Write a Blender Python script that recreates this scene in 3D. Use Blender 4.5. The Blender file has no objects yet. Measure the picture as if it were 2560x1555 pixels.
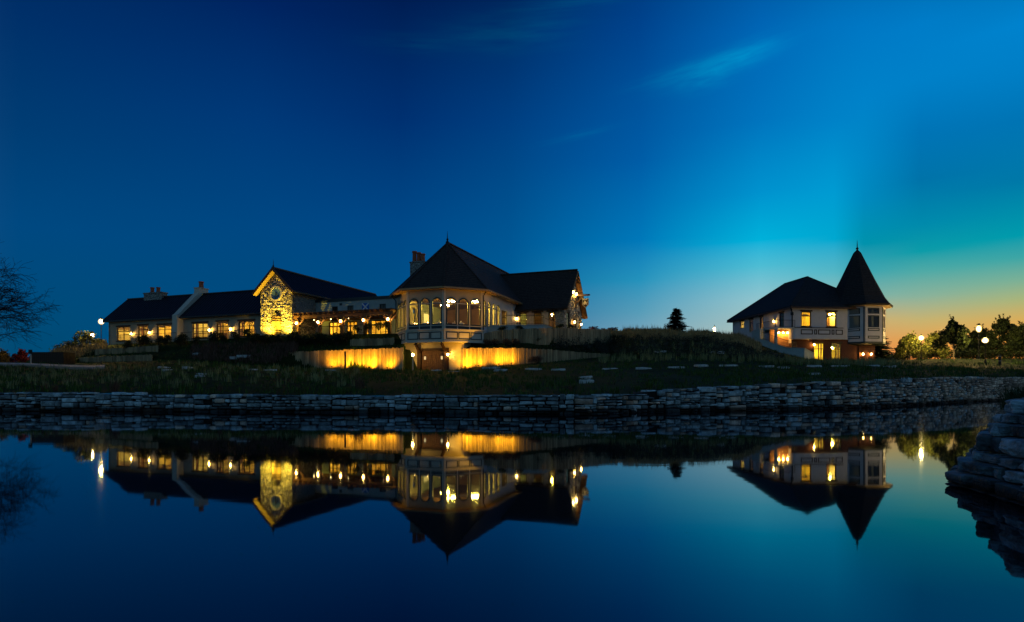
import bpy, bmesh, math, random
from mathutils import Vector, Matrix, noise
from mathutils.geometry import tessellate_polygon
random.seed(7)
R = math.radians
SC = bpy.context.scene
COL = SC.collection
# ------------------------------------------------------------------ camera
F, U0, VH, HC = 1480.0, 1280.0, 966.0, 1.3      # focal length in photo pixels, principal column, horizon row, eye height
cd = bpy.data.cameras.new("camera"); cam = bpy.data.objects.new("camera", cd); COL.objects.link(cam)
cam.location = (0, 0, HC); cam.rotation_euler = (R(90), 0, 0)
cd.sensor_width = 36.0; cd.lens = 36.0 * F / 2560.0; cd.shift_y = (VH - 777.5) / 2560.0
cd.clip_start = 0.1; cd.clip_end = 3000
SC.camera = cam
SC.view_settings.view_transform = 'Standard'; SC.view_settings.look = 'None'
SC.view_settings.exposure = 0; SC.view_settings.gamma = 1
SC.cycles.sample_clamp_indirect = 6.0
SC.cycles.max_bounces = 8; SC.cycles.transparent_max_bounces = 12
SC.cycles.caustics_reflective = False; SC.cycles.caustics_refractive = False

def lin(r, g, b):
    f = lambda c: (c / 255 / 12.92) if c / 255 <= .04045 else ((c / 255 + .055) / 1.055) ** 2.4
    return (f(r), f(g), f(b), 1)

# ------------------------------------------------------------------ sky: dusk colours by azimuth and elevation
W = bpy.data.worlds.new("World"); SC.world = W; W.use_nodes = True
nt = W.node_tree; nt.nodes.clear()
def N(t, **k):
    n = nt.nodes.new(t)
    for a, b in k.items(): setattr(n, a, b)
    return n
L = lambda a, b: nt.links.new(a, b)
def mth(op, a, b=None, clamp=False):
    n = N('ShaderNodeMath', operation=op, use_clamp=clamp)
    for i, x in enumerate((a, b)):
        if x is None: continue
        if hasattr(x, 'links'): L(x, n.inputs[i])
        else: n.inputs[i].default_value = x
    return n.outputs[0]
tc = N('ShaderNodeTexCoord'); sx = N('ShaderNodeSeparateXYZ'); L(tc.outputs['Generated'], sx.inputs[0])
dx, dy, dz = sx.outputs
az = mth('ARCTAN2', dx, dy)
hor = mth('SQRT', mth('ADD', mth('MULTIPLY', dx, dx), mth('MULTIPLY', dy, dy)))
tel = mth('DIVIDE', dz, mth('MAXIMUM', hor, .001))
tel8 = mth('DIVIDE', tel, .8, True)
SKY = [  # column of the sky by azimuth: (degrees, [(tan elevation, colour)])
 (-110, [(0, (84, 122, 140)), (.3, (84, 124, 148)), (.8, (44, 76, 112))]),
 (50,   [(966, (0, 70, 105)), (800, (0, 75, 120)), (560, (0, 72, 128)), (312, (0, 60, 115)), (30, (0, 47, 104)), (-300, (0, 34, 84))]),
 (640,  [(966, (0, 72, 112)), (800, (0, 76, 126)), (560, (0, 71, 130)), (300, (0, 57, 120)), (0, (0, 35, 96)), (-300, (0, 28, 78))]),
 (1000, [(966, (0, 84, 125)), (800, (0, 82, 134)), (560, (0, 71, 134)), (300, (0, 48, 112)), (0, (0, 29, 82)), (-300, (0, 26, 72))]),
 (1270, [(966, (20, 105, 145)), (800, (0, 98, 152)), (600, (0, 85, 146)), (300, (0, 62, 128)), (0, (0, 36, 92)), (-300, (0, 30, 78))]),
 (1600, [(966, (130, 160, 170)), (830, (115, 162, 184)), (780, (86, 156, 184)), (700, (36, 146, 188)), (600, (0, 120, 185)), (400, (0, 92, 166)), (60, (0, 66, 140)), (-300, (0, 40, 95))]),
 (1900, [(966, (220, 190, 150)), (840, (175, 195, 185)), (750, (145, 196, 205)), (665, (78, 189, 212)), (600, (0, 177, 218)), (480, (0, 146, 206)), (300, (0, 116, 190)), (60, (0, 100, 180)), (-300, (0, 50, 110))]),
 (2085, [(966, (235, 150, 90)), (860, (225, 175, 115)), (760, (150, 190, 180)), (680, (85, 182, 197)), (600, (0, 168, 208)), (480, (0, 155, 210)), (300, (0, 130, 200)), (60, (0, 115, 192)), (-300, (0, 58, 120))]),
 (2160, [(966, (235, 130, 70)), (880, (230, 140, 75)), (800, (205, 175, 115)), (740, (125, 178, 168)), (680, (62, 165, 176)), (610, (0, 146, 172)), (500, (0, 138, 190)), (400, (0, 136, 198)), (250, (0, 130, 201)), (60, (0, 119, 196)), (-300, (0, 60, 122))]),
 (2300, [(966, (222, 110, 58)), (900, (226, 134, 62)), (850, (228, 164, 80)), (800, (198, 178, 112)), (740, (136, 178, 156)), (680, (80, 170, 166)), (630, (12, 156, 168)), (560, (0, 138, 172)), (450, (0, 115, 169)), (330, (0, 116, 182)), (200, (0, 128, 200)), (60, (0, 124, 200)), (-300, (0, 62, 125))]),
 (2550, [(966, (228, 120, 58)), (900, (234, 150, 66)), (850, (236, 165, 75)), (800, (216, 172, 90)), (750, (170, 180, 122)), (700, (122, 176, 150)), (645, (62, 166, 165)), (590, (0, 155, 172)), (450, (0, 120, 168)), (300, (0, 116, 180)), (180, (0, 126, 197)), (60, (0, 130, 205)), (-300, (0, 64, 128))]),
 (75,   [(0, (236, 140, 70)), (.08, (220, 165, 90)), (.2, (140, 160, 150)), (.45, (30, 130, 170)), (.8, (0, 64, 125))]),
 (125,  [(0, (100, 122, 140)), (.3, (90, 124, 148)), (.8, (44, 76, 112))]),
]
prev = None; prev_az = None
for key, stops in SKY:
    first = key in (-110, 75, 125)
    A = R(key) if first else math.atan((key - U0) / F)
    rp = N('ShaderNodeValToRGB'); L(tel8, rp.inputs[0]); el = rp.color_ramp.elements
    pts = []
    for v, c in stops:
        t = v if first else (VH - v) / F * math.cos(A)
        pts.append((min(1, max(0, t / .8)), lin(*c)))
    el[0].position, el[0].color = pts[0]; el[1].position, el[1].color = pts[-1]
    for p, c in pts[1:-1]:
        e = el.new(p); e.color = c
    if prev is None: prev = rp.outputs[0]
    else:
        fac = mth('DIVIDE', mth('SUBTRACT', az, prev_az), A - prev_az, True)
        mx = N('ShaderNodeMix', data_type='RGBA'); L(fac, mx.inputs[0]); L(prev, mx.inputs[6]); L(rp.outputs[0], mx.inputs[7]); prev = mx.outputs[2]
    prev_az = A
# thin high cirrus: stretched noise inside soft patches of sky
def patch(u, v, su, sv, rot):
    A = math.atan((u - U0) / F); T = (VH - v) / F * math.cos(A)
    a = mth('SUBTRACT', az, A); t = mth('SUBTRACT', tel, T)
    c, s = math.cos(rot), math.sin(rot)
    p = mth('DIVIDE', mth('ADD', mth('MULTIPLY', a, c), mth('MULTIPLY', t, s)), su / F)
    q = mth('DIVIDE', mth('SUBTRACT', mth('MULTIPLY', t, c), mth('MULTIPLY', a, s)), sv / F)
    r2 = mth('ADD', mth('MULTIPLY', p, p), mth('MULTIPLY', q, q))
    g = mth('EXPONENT', mth('MULTIPLY', r2, -1.0))
    cb = N('ShaderNodeCombineXYZ'); L(mth('MULTIPLY', p, 1.0), cb.inputs[0]); L(mth('MULTIPLY', q, 1.9), cb.inputs[1]); cb.inputs[2].default_value = u * .01
    nz = N('ShaderNodeTexNoise'); nz.inputs['Scale'].default_value = 1.15; nz.inputs['Detail'].default_value = 4; L(cb.outputs[0], nz.inputs['Vector'])
    return mth('MULTIPLY', g, mth('MULTIPLY', mth('SUBTRACT', nz.outputs[0], .2), 1.6, True))
cl = None
for (u, v, su, sv, rot, k) in [(1790, 160, 125, 27, .2, .62), (1765, 192, 62, 30, .14, .5), (1870, 138, 60, 24, .17, .68), (1680, 186, 80, 12, .2, .25), (1450, 338, 75, 9, .2, .22), (1290, 80, 150, 45, .05, .22), (1050, 110, 120, 22, .05, .1), (1440, 5, 140, 18, .05, .2)]:
    p = mth('MULTIPLY', patch(u, v, su, sv, rot), k); cl = p if cl is None else mth('ADD', cl, p)
cm = N('ShaderNodeMix', data_type='RGBA', blend_type='ADD'); L(cl, cm.inputs[0]); L(prev, cm.inputs[6]); cm.inputs[7].default_value = (0, .17, .17, 1)
bg = N('ShaderNodeBackground'); L(cm.outputs[2], bg.inputs[0]); bg.inputs[1].default_value = 1.0
wo = N('ShaderNodeOutputWorld'); L(bg.outputs[0], wo.inputs[0])

# ------------------------------------------------------------------ materials
MATS = {}
def mat(name, col, rough=.75, var=.2, scale=2.0, bump=0.0, metal=0.0, bscale=None, spec=.3, stretch=(1, 1, 1), island=0.0, wet=None, courses=None):
    if name in MATS: return MATS[name]
    m = bpy.data.materials.new(name); m.use_nodes = True; t = m.node_tree
    p = t.nodes['Principled BSDF']; p.inputs['Roughness'].default_value = rough; p.inputs['Metallic'].default_value = metal
    p.inputs['Specular IOR Level'].default_value = spec
    c = t.nodes.new('ShaderNodeTexCoord'); mp = t.nodes.new('ShaderNodeMapping'); mp.inputs['Scale'].default_value = stretch
    t.links.new(c.outputs['Object'], mp.inputs[0])
    nz = t.nodes.new('ShaderNodeTexNoise'); nz.inputs['Scale'].default_value = scale; nz.inputs['Detail'].default_value = 6; nz.inputs['Roughness'].default_value = .65
    t.links.new(mp.outputs[0], nz.inputs['Vector'])
    rp = t.nodes.new('ShaderNodeValToRGB'); e = rp.color_ramp.elements
    e[0].position = .3; e[1].position = .72
    e[0].color = tuple(max(0, x * (1 - var)) for x in col[:3]) + (1,); e[1].color = tuple(min(1, x * (1 + var)) for x in col[:3]) + (1,)
    t.links.new(nz.outputs[0], rp.inputs[0]); out = rp.outputs[0]
    if island:
        g = t.nodes.new('ShaderNodeNewGeometry'); mr = t.nodes.new('ShaderNodeMapRange')
        mr.inputs[3].default_value = 1 - island; mr.inputs[4].default_value = 1 + island
        t.links.new(g.outputs['Random Per Island'], mr.inputs[0])
        mm = t.nodes.new('ShaderNodeMix'); mm.data_type = 'RGBA'; mm.blend_type = 'MULTIPLY'; mm.inputs[0].default_value = 1
        t.links.new(out, mm.inputs[6]); t.links.new(mr.outputs[0], mm.inputs[7]); out = mm.outputs[2]
    if wet or courses:
        sz = t.nodes.new('ShaderNodeSeparateXYZ'); t.links.new(c.outputs['Object'], sz.inputs[0]); md = t.nodes.new('ShaderNodeMapRange')
        if wet:         # damp, algae-dark band above the waterline
            jn = t.nodes.new('ShaderNodeMath'); jn.operation = 'MULTIPLY_ADD'; jn.inputs[1].default_value = -.22; t.links.new(nz.outputs[0], jn.inputs[0]); t.links.new(sz.outputs[2], jn.inputs[2])
            t.links.new(jn.outputs[0], md.inputs[0]); md.inputs[1].default_value = wet - .16; md.inputs[2].default_value = wet; md.inputs[3].default_value = .12
        else:           # shingle courses following the slope
            jn = t.nodes.new('ShaderNodeMath'); jn.operation = 'FRACT'; k = t.nodes.new('ShaderNodeMath'); k.operation = 'MULTIPLY_ADD'; k.inputs[1].default_value = 1 / courses
            t.links.new(sz.outputs[2], k.inputs[0]); t.links.new(nz.outputs[0], k.inputs[2]); t.links.new(k.outputs[0], jn.inputs[0]); t.links.new(jn.outputs[0], md.inputs[0]); md.inputs[2].default_value = .5; md.inputs[3].default_value = .35
        mw = t.nodes.new('ShaderNodeMix'); mw.data_type = 'RGBA'; mw.blend_type = 'MULTIPLY'; mw.inputs[0].default_value = 1
        t.links.new(out, mw.inputs[6]); t.links.new(md.outputs[0], mw.inputs[7]); out = mw.outputs[2]
    t.links.new(out, p.inputs['Base Color'])
    if bump:
        n2 = t.nodes.new('ShaderNodeTexNoise'); n2.inputs['Scale'].default_value = bscale or scale * 4; n2.inputs['Detail'].default_value = 5
        t.links.new(mp.outputs[0], n2.inputs['Vector'])
        b = t.nodes.new('ShaderNodeBump'); b.inputs['Strength'].default_value = bump; b.inputs['Distance'].default_value = .05
        t.links.new(n2.outputs[0], b.inputs['Height']); t.links.new(b.outputs[0], p.inputs['Normal'])
    MATS[name] = m; return m

def emit(name, col, s):
    if name in MATS: return MATS[name]
    m = bpy.data.materials.new(name); m.use_nodes = True; t = m.node_tree; t.nodes.clear()
    e = t.nodes.new('ShaderNodeEmission'); e.inputs[0].default_value = tuple(col) + (1,); e.inputs[1].default_value = s
    o = t.nodes.new('ShaderNodeOutputMaterial'); t.links.new(e.outputs[0], o.inputs[0]); MATS[name] = m; return m

def glass(name, tint=(1, 1, 1), ior=1.5):
    m = bpy.data.materials.new(name); m.use_nodes = True; t = m.node_tree; t.nodes.clear()
    tr = t.nodes.new('ShaderNodeBsdfTransparent'); tr.inputs[0].default_value = tuple(tint) + (1,)
    gl = t.nodes.new('ShaderNodeBsdfGlossy'); gl.inputs['Roughness'].default_value = .03
    fr = t.nodes.new('ShaderNodeFresnel'); g = t.nodes.new('ShaderNodeNewGeometry'); mr = t.nodes.new('ShaderNodeMapRange')
    mr.inputs[3].default_value = ior; mr.inputs[4].default_value = 1 / ior      # a sheet of glass reflects alike from both sides
    t.links.new(g.outputs['Backfacing'], mr.inputs[0]); t.links.new(mr.outputs[0], fr.inputs[0])
    mx = t.nodes.new('ShaderNodeMixShader'); o = t.nodes.new('ShaderNodeOutputMaterial')
    t.links.new(fr.outputs[0], mx.inputs[0]); t.links.new(tr.outputs[0], mx.inputs[1]); t.links.new(gl.outputs[0], mx.inputs[2]); t.links.new(mx.outputs[0], o.inputs[0])
    return m

def rubble(name, dark, pale, tan, scale=(2.6, 2.6, 4.2), mortar=.03):
    m = bpy.data.materials.new(name); m.use_nodes = True; t = m.node_tree; p = t.nodes['Principled BSDF']; p.inputs['Roughness'].default_value = .9
    c = t.nodes.new('ShaderNodeTexCoord'); mp = t.nodes.new('ShaderNodeMapping'); mp.inputs['Scale'].default_value = scale; t.links.new(c.outputs['Object'], mp.inputs[0])
    nz = t.nodes.new('ShaderNodeTexNoise'); nz.inputs['Scale'].default_value = 2.0; nz.inputs['Detail'].default_value = 3; t.links.new(mp.outputs[0], nz.inputs['Vector'])
    ad = t.nodes.new('ShaderNodeVectorMath'); ad.operation = 'MULTIPLY_ADD'; ad.inputs[1].default_value = (.5, .5, .5)
    t.links.new(nz.outputs['Color'], ad.inputs[0]); t.links.new(mp.outputs[0], ad.inputs[2])
    v = t.nodes.new('ShaderNodeTexVoronoi'); t.links.new(ad.outputs[0], v.inputs['Vector'])
    e = t.nodes.new('ShaderNodeTexVoronoi'); e.feature = 'DISTANCE_TO_EDGE'; t.links.new(ad.outputs[0], e.inputs['Vector'])
    s = t.nodes.new('ShaderNodeSeparateColor'); t.links.new(v.outputs['Color'], s.inputs[0])
    rp = t.nodes.new('ShaderNodeValToRGB'); el = rp.color_ramp.elements; el[0].color = dark + (1,); el[1].color = pale + (1,)
    x = el.new(.3); x.color = tuple(.5 * (a + b) for a, b in zip(dark, pale)) + (1,); x = el.new(.6); x.color = tan + (1,)
    t.links.new(s.outputs[0], rp.inputs[0])
    mr = t.nodes.new('ShaderNodeMapRange'); mr.inputs[1].default_value = 0; mr.inputs[2].default_value = mortar * 3; t.links.new(e.outputs['Distance'], mr.inputs[0])
    mx = t.nodes.new('ShaderNodeMix'); mx.data_type = 'RGBA'; mx.inputs[6].default_value = tuple(d * .5 for d in dark) + (1,)
    t.links.new(mr.outputs[0], mx.inputs[0]); t.links.new(rp.outputs[0], mx.inputs[7]); t.links.new(mx.outputs[2], p.inputs['Base Color'])
    h = t.nodes.new('ShaderNodeMath'); h.operation = 'MULTIPLY_ADD'; t.links.new(s.outputs[1], h.inputs[0]); t.links.new(mr.outputs[0], h.inputs[1]); t.links.new(mr.outputs[0], h.inputs[2])
    b = t.nodes.new('ShaderNodeBump'); b.inputs['Strength'].default_value = 1; b.inputs['Distance'].default_value = .16; t.links.new(h.outputs[0], b.inputs['Height']); t.links.new(b.outputs[0], p.inputs['Normal'])
    MATS[name] = m; return m

plaster = mat('cream_plaster', (.37, .32, .24), .85, .1, 1.2, .15, bscale=14)
white_paint = mat('white_paint', (.5, .46, .38), .6, .06, 2)
house_plaster = mat('pale_plaster', (.56, .51, .51), .8, .08, 1.3, .1, bscale=14)
grey_plaster = mat('grey_render', (.3, .36, .36), .85, .15, 1.1, .15, bscale=10)
dark_trim = mat('dark_green_trim', (.02, .03, .035), .5, .2, 4)
wood = mat('stained_timber', (.11, .05, .022), .6, .35, 3, .3, stretch=(1, 1, 6))
dark_wood = mat('dark_timber', (.045, .022, .012), .6, .3, 3, .2)
metal_roof = mat('dark_metal_roof', (.012, .012, .02), .45, .2, 1.5, spec=.25)
shingle = mat('brown_shingle', (.05, .034, .027), .85, .5, 5, .8, bscale=9, spec=.2, courses=.22)
house_shingle = mat('black_shingle', (.028, .025, .025), .85, .5, 5, .8, bscale=9, spec=.2, courses=.25)
iron = mat('black_iron', (.012, .012, .012), .45, .2, 5, metal=.4)
terracotta = mat('terracotta', (.32, .09, .045), .8, .2, 4)
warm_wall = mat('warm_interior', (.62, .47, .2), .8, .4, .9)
brick = mat('red_brick', (.1, .034, .02), .9, .3, 5, .4, bscale=12)
slate = mat('dark_floor', (.05, .04, .03), .5, .3, 3)
stone_rubble = rubble('rubble_stone', (.035, .035, .035), (.66, .6, .48), (.4, .35, .27), (1.5, 1.5, 2.3), .035)
stone_ashlar = rubble('pale_stone', (.12, .13, .13), (.42, .43, .4), (.32, .31, .27), (1.2, 1.2, 2.4), .02)
pane = glass('window_glass')
dark_pane = glass('dim_window_glass', (.35, .4, .42))
bulb_m = emit('lantern_glow', (1, .56, .11), 210)
bulb_hot = emit('street_glow', (1, .66, .18), 1700)
def halo_glass(name, col, s):  # see-through shell with emission, an added halo around a lamp
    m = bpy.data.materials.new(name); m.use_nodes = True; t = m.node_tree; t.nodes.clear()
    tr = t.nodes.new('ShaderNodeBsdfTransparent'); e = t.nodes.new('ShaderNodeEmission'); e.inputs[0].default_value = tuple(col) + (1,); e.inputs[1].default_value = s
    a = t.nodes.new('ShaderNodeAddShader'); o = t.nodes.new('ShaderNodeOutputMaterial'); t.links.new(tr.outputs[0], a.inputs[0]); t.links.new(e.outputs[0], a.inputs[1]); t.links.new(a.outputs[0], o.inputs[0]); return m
glass_halo = halo_glass('lantern_glass_halo', (1, .55, .12), .9)
glass_halo_street = halo_glass('street_glass_halo', (1, .7, .25), .7)
bulb_dim = emit('small_glow', (1, .62, .2), 14)
bulb_in = emit('pendant_glow', (1, .67, .085), 760)
cloth_m = mat('white_cloth', (.7, .68, .62), .8, .05, 3)
fence_m = mat('weathered_boards', (.3, .22, .12), .85, .35, 3, .4, stretch=(3, 3, .5), island=.4)
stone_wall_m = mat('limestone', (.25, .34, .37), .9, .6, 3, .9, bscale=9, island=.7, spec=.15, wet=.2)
stone_tan_lit_m = mat('tan_lit_limestone', (.5, .42, .34), .9, .5, 3, .9, bscale=9, island=.6, spec=.15, wet=.2)  # tan stones; toward the right their colour stands in for warm light
rock_m = mat('shore_rock', (.15, .22, .26), .85, .7, 4, 1.0, bscale=14, island=.6, spec=.2, wet=.12)
slab_m = mat('pale_slab', (.46, .5, .5), .8, .25, 3, .4)
soil = mat('dark_turf', (.018, .028, .009), .95, .5, .8, .6, bscale=6, spec=.05)
grass_m = mat('grass_blades', (.04, .085, .018), .8, .5, .6, spec=.08, island=.5)
tall_m = mat('dry_grass', (.26, .21, .1), .85, .4, .5, spec=.08, island=.5)
red_m = mat('red_grass', (.12, .07, .05), .85, .3, .6, spec=.08, island=.4)
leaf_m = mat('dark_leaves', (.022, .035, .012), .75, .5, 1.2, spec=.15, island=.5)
leaf_lit = mat('lamplit_leaves', (.085, .095, .018), .75, .4, 1.2, spec=.15, island=.5)  # brighter yellow-green copy of the leaves, lamplight put into the colour
leaf_red = mat('red_leaves', (.085, .01, .014), .75, .4, 1.2, spec=.1, island=.5)
needle_m = mat('conifer_needles', (.012, .024, .014), .8, .4, 2, spec=.1, island=.4)
bark = mat('bark', (.035, .028, .022), .9, .3, 4, .4)
bright_bark = mat('young_bark', (.2, .16, .11), .9, .3, 4)
path_m = mat('pale_paving', (.36, .3, .26), .85, .15, 2, .2)

# ------------------------------------------------------------------ mesh builder
class MB:
    def __init__(s): s.v = []; s.f = []; s.m = []
    def add(s, vs, fs, m=0):
        o = len(s.v); s.v += [tuple(p) for p in vs]
        for f in fs: s.f.append([i + o for i in f]); s.m.append(m)
        return s
    def hexa(s, p, m=0):
        return s.add(p, [(0, 3, 2, 1), (4, 5, 6, 7), (0, 1, 5, 4), (1, 2, 6, 5), (2, 3, 7, 6), (3, 0, 4, 7)], m)
    def box(s, x0, x1, y0, y1, z0, z1, m=0):
        return s.hexa([(x0, y0, z0), (x1, y0, z0), (x1, y1, z0), (x0, y1, z0), (x0, y0, z1), (x1, y0, z1), (x1, y1, z1), (x0, y1, z1)], m)
    def slab(s, pts, th, m=0):      # polygon with thickness straight down
        n = len(pts); lo = [(p[0], p[1], p[2] - th) for p in pts]
        return s.add(list(pts) + lo, [list(range(n)), list(range(2 * n - 1, n - 1, -1))] + [(i, (i + 1) % n, n + (i + 1) % n, n + i) for i in range(n)], m)
    def bar(s, a, b, w, h, m=0):
        a, b = Vector(a), Vector(b); d = (b - a).normalized()
        up = Vector((0, 0, 1)) if abs(d.z) < .95 else Vector((1, 0, 0))
        x = d.cross(up).normalized() * (w / 2); y = x.cross(d).normalized() * (h / 2)
        return s.hexa([a - x - y, a + x - y, b + x - y, b - x - y, a - x + y, a + x + y, b + x + y, b - x + y], m)
    def tube(s, pts, rad, n=6, m=0, cap=True):
        pts = [Vector(p) for p in pts]
        if not isinstance(rad, (list, tuple)): rad = [rad] * len(pts)
        vs = []; fs = []; prevx = None
        for i, p in enumerate(pts):
            d = (pts[min(i + 1, len(pts) - 1)] - pts[max(i - 1, 0)])
            d = d.normalized() if d.length > 1e-9 else Vector((0, 0, 1))
            if prevx is None:
                up = Vector((0, 0, 1)) if abs(d.z) < .9 else Vector((1, 0, 0)); x = d.cross(up).normalized()
            else:
                x = prevx - d * prevx.dot(d); x = x.normalized() if x.length > 1e-6 else d.orthogonal().normalized()
            prevx = x; y = d.cross(x)
            for k in range(n):
                a = 2 * math.pi * k / n; vs.append(p + (x * math.cos(a) + y * math.sin(a)) * rad[i])
        for i in range(len(pts) - 1):
            for k in range(n): fs.append((i * n + k, i * n + (k + 1) % n, (i + 1) * n + (k + 1) % n, (i + 1) * n + k))
        if cap: fs += [list(range(n))[::-1], [(len(pts) - 1) * n + k for k in range(n)]]
        return s.add(vs, fs, m)
    def lathe(s, cx, cy, prof, n=12, m=0, a0=0.0):
        vs = []; fs = []
        for r, z in prof:
            for k in range(n):
                a = a0 + 2 * math.pi * k / n; vs.append((cx + r * math.cos(a), cy + r * math.sin(a), z))
        for i in range(len(prof) - 1):
            for k in range(n): fs.append((i * n + k, i * n + (k + 1) % n, (i + 1) * n + (k + 1) % n, (i + 1) * n + k))
        fs += [list(range(n))[::-1], [(len(prof) - 1) * n + k for k in range(n)]]
        return s.add(vs, fs, m)
    def ball(s, c, r, m=0, n=8, k=5, sq=1.0):
        return s.lathe(c[0], c[1], [(max(.001, r * math.sin(math.pi * i / k)), c[2] - sq * r * math.cos(math.pi * i / k)) for i in range(k + 1)], n, m)
    def panel(s, fr, outer, holes=(), th=.3, d0=0.0, m=0):   # wall sheet with openings; outer, holes in (s, z)
        loops = [list(outer)] + [list(h) for h in holes]
        flat = [p for l in loops for p in l]; n = len(flat)
        tris = tessellate_polygon([[Vector((p[0], p[1], 0)) for p in l] for l in loops])
        vs = [fr(p[0], p[1], d0) for p in flat] + [fr(p[0], p[1], d0 - th) for p in flat]
        fs = [tuple(t) for t in tris] + [tuple(i + n for i in reversed(t)) for t in tris]
        o = 0
        for l in loops:
            k = len(l)
            fs += [(o + i, o + (i + 1) % k, n + o + (i + 1) % k, n + o + i) for i in range(k)]; o += k
        return s.add(vs, fs, m)
    def build(s, name, mats, parent=None, smooth=False, fix=True):
        me = bpy.data.meshes.new(name); me.from_pydata(s.v, [], s.f)
        if not isinstance(mats, (list, tuple)): mats = [mats]
        for x in mats: me.materials.append(x)
        if len(mats) > 1: me.polygons.foreach_set('material_index', s.m)
        if fix:
            b = bmesh.new(); b.from_mesh(me); bmesh.ops.recalc_face_normals(b, faces=b.faces[:]); b.to_mesh(me); b.free()
        if smooth: me.polygons.foreach_set('use_smooth', [True] * len(me.polygons))
        me.update()
        o = bpy.data.objects.new(name, me); COL.objects.link(o)
        if parent: o.parent = parent
        return o

def tag(o, label=None, cat=None, group=None, kind=None):
    if label: o['label'] = label
    if cat: o['category'] = cat
    if group: o['group'] = group
    if kind: o['kind'] = kind
    return o
def thing(name, label, cat, loc=(0, 0, 0), rz=0.0, group=None):
    o = bpy.data.objects.new(name, None); o.empty_display_size = .3; COL.objects.link(o)
    o.location = loc; o.rotation_euler = (0, 0, rz); return tag(o, label, cat, group)
def clone(o, loc, rz=0.0, label=None, scale=None):
    def cp(x, par):
        c = x.copy(); COL.objects.link(c)
        if par: c.parent = par
        for ch in list(x.children): cp(ch, c)
        return c
    c = cp(o, None); c.location = loc; c.rotation_euler = (0, 0, rz)
    if label: c['label'] = label
    if scale: c.scale = scale if isinstance(scale, tuple) else (scale,) * 3
    return c
def spot(name, loc, to, power, col=(1, .5, .06), ang=100, blend=.8, parent=None, size=.06):
    d = bpy.data.lights.new(name, 'SPOT'); d.energy = power; d.color = col; d.spot_size = R(ang); d.spot_blend = blend; d.shadow_soft_size = size
    o = bpy.data.objects.new(name, d); COL.objects.link(o); o.location = loc
    o.rotation_euler = (Vector(to) - Vector(loc)).to_track_quat('-Z', 'Y').to_euler()
    if parent: o.parent = parent
    return o
def wpt(u, v, Y): return Vector(((u - U0) * Y / F, Y, HC + (VH - v) * Y / F))
def xy(u, Y): return ((u - U0) * Y / F, Y)

# ------------------------------------------------------------------ water and terrain
def interp(tab, x):
    if x <= tab[0][0]: return tab[0][1]
    for (a, p), (b, q) in zip(tab, tab[1:]):
        if x <= b: return p + (q - p) * (x - a) / (b - a)
    return tab[-1][1]
WALL_Y = [(-900, 34), (0, 31), (340, 30.6), (700, 29.6), (1100, 28.6), (1300, 27.8), (1480, 27.6), (1620, 29.6), (2000, 33), (2150, 35.4), (2300, 41), (2430, 50), (2560, 57), (3300, 75)]
WALL_Z = [(-900, 1.0), (345, 1.0), (350, .9), (1100, .9), (1450, .93), (1610, .98), (1622, 1.15), (2000, 1.5), (2150, 1.62), (2300, 1.9), (2430, 2.1), (2560, 2.2), (3300, 2.5)]
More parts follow.
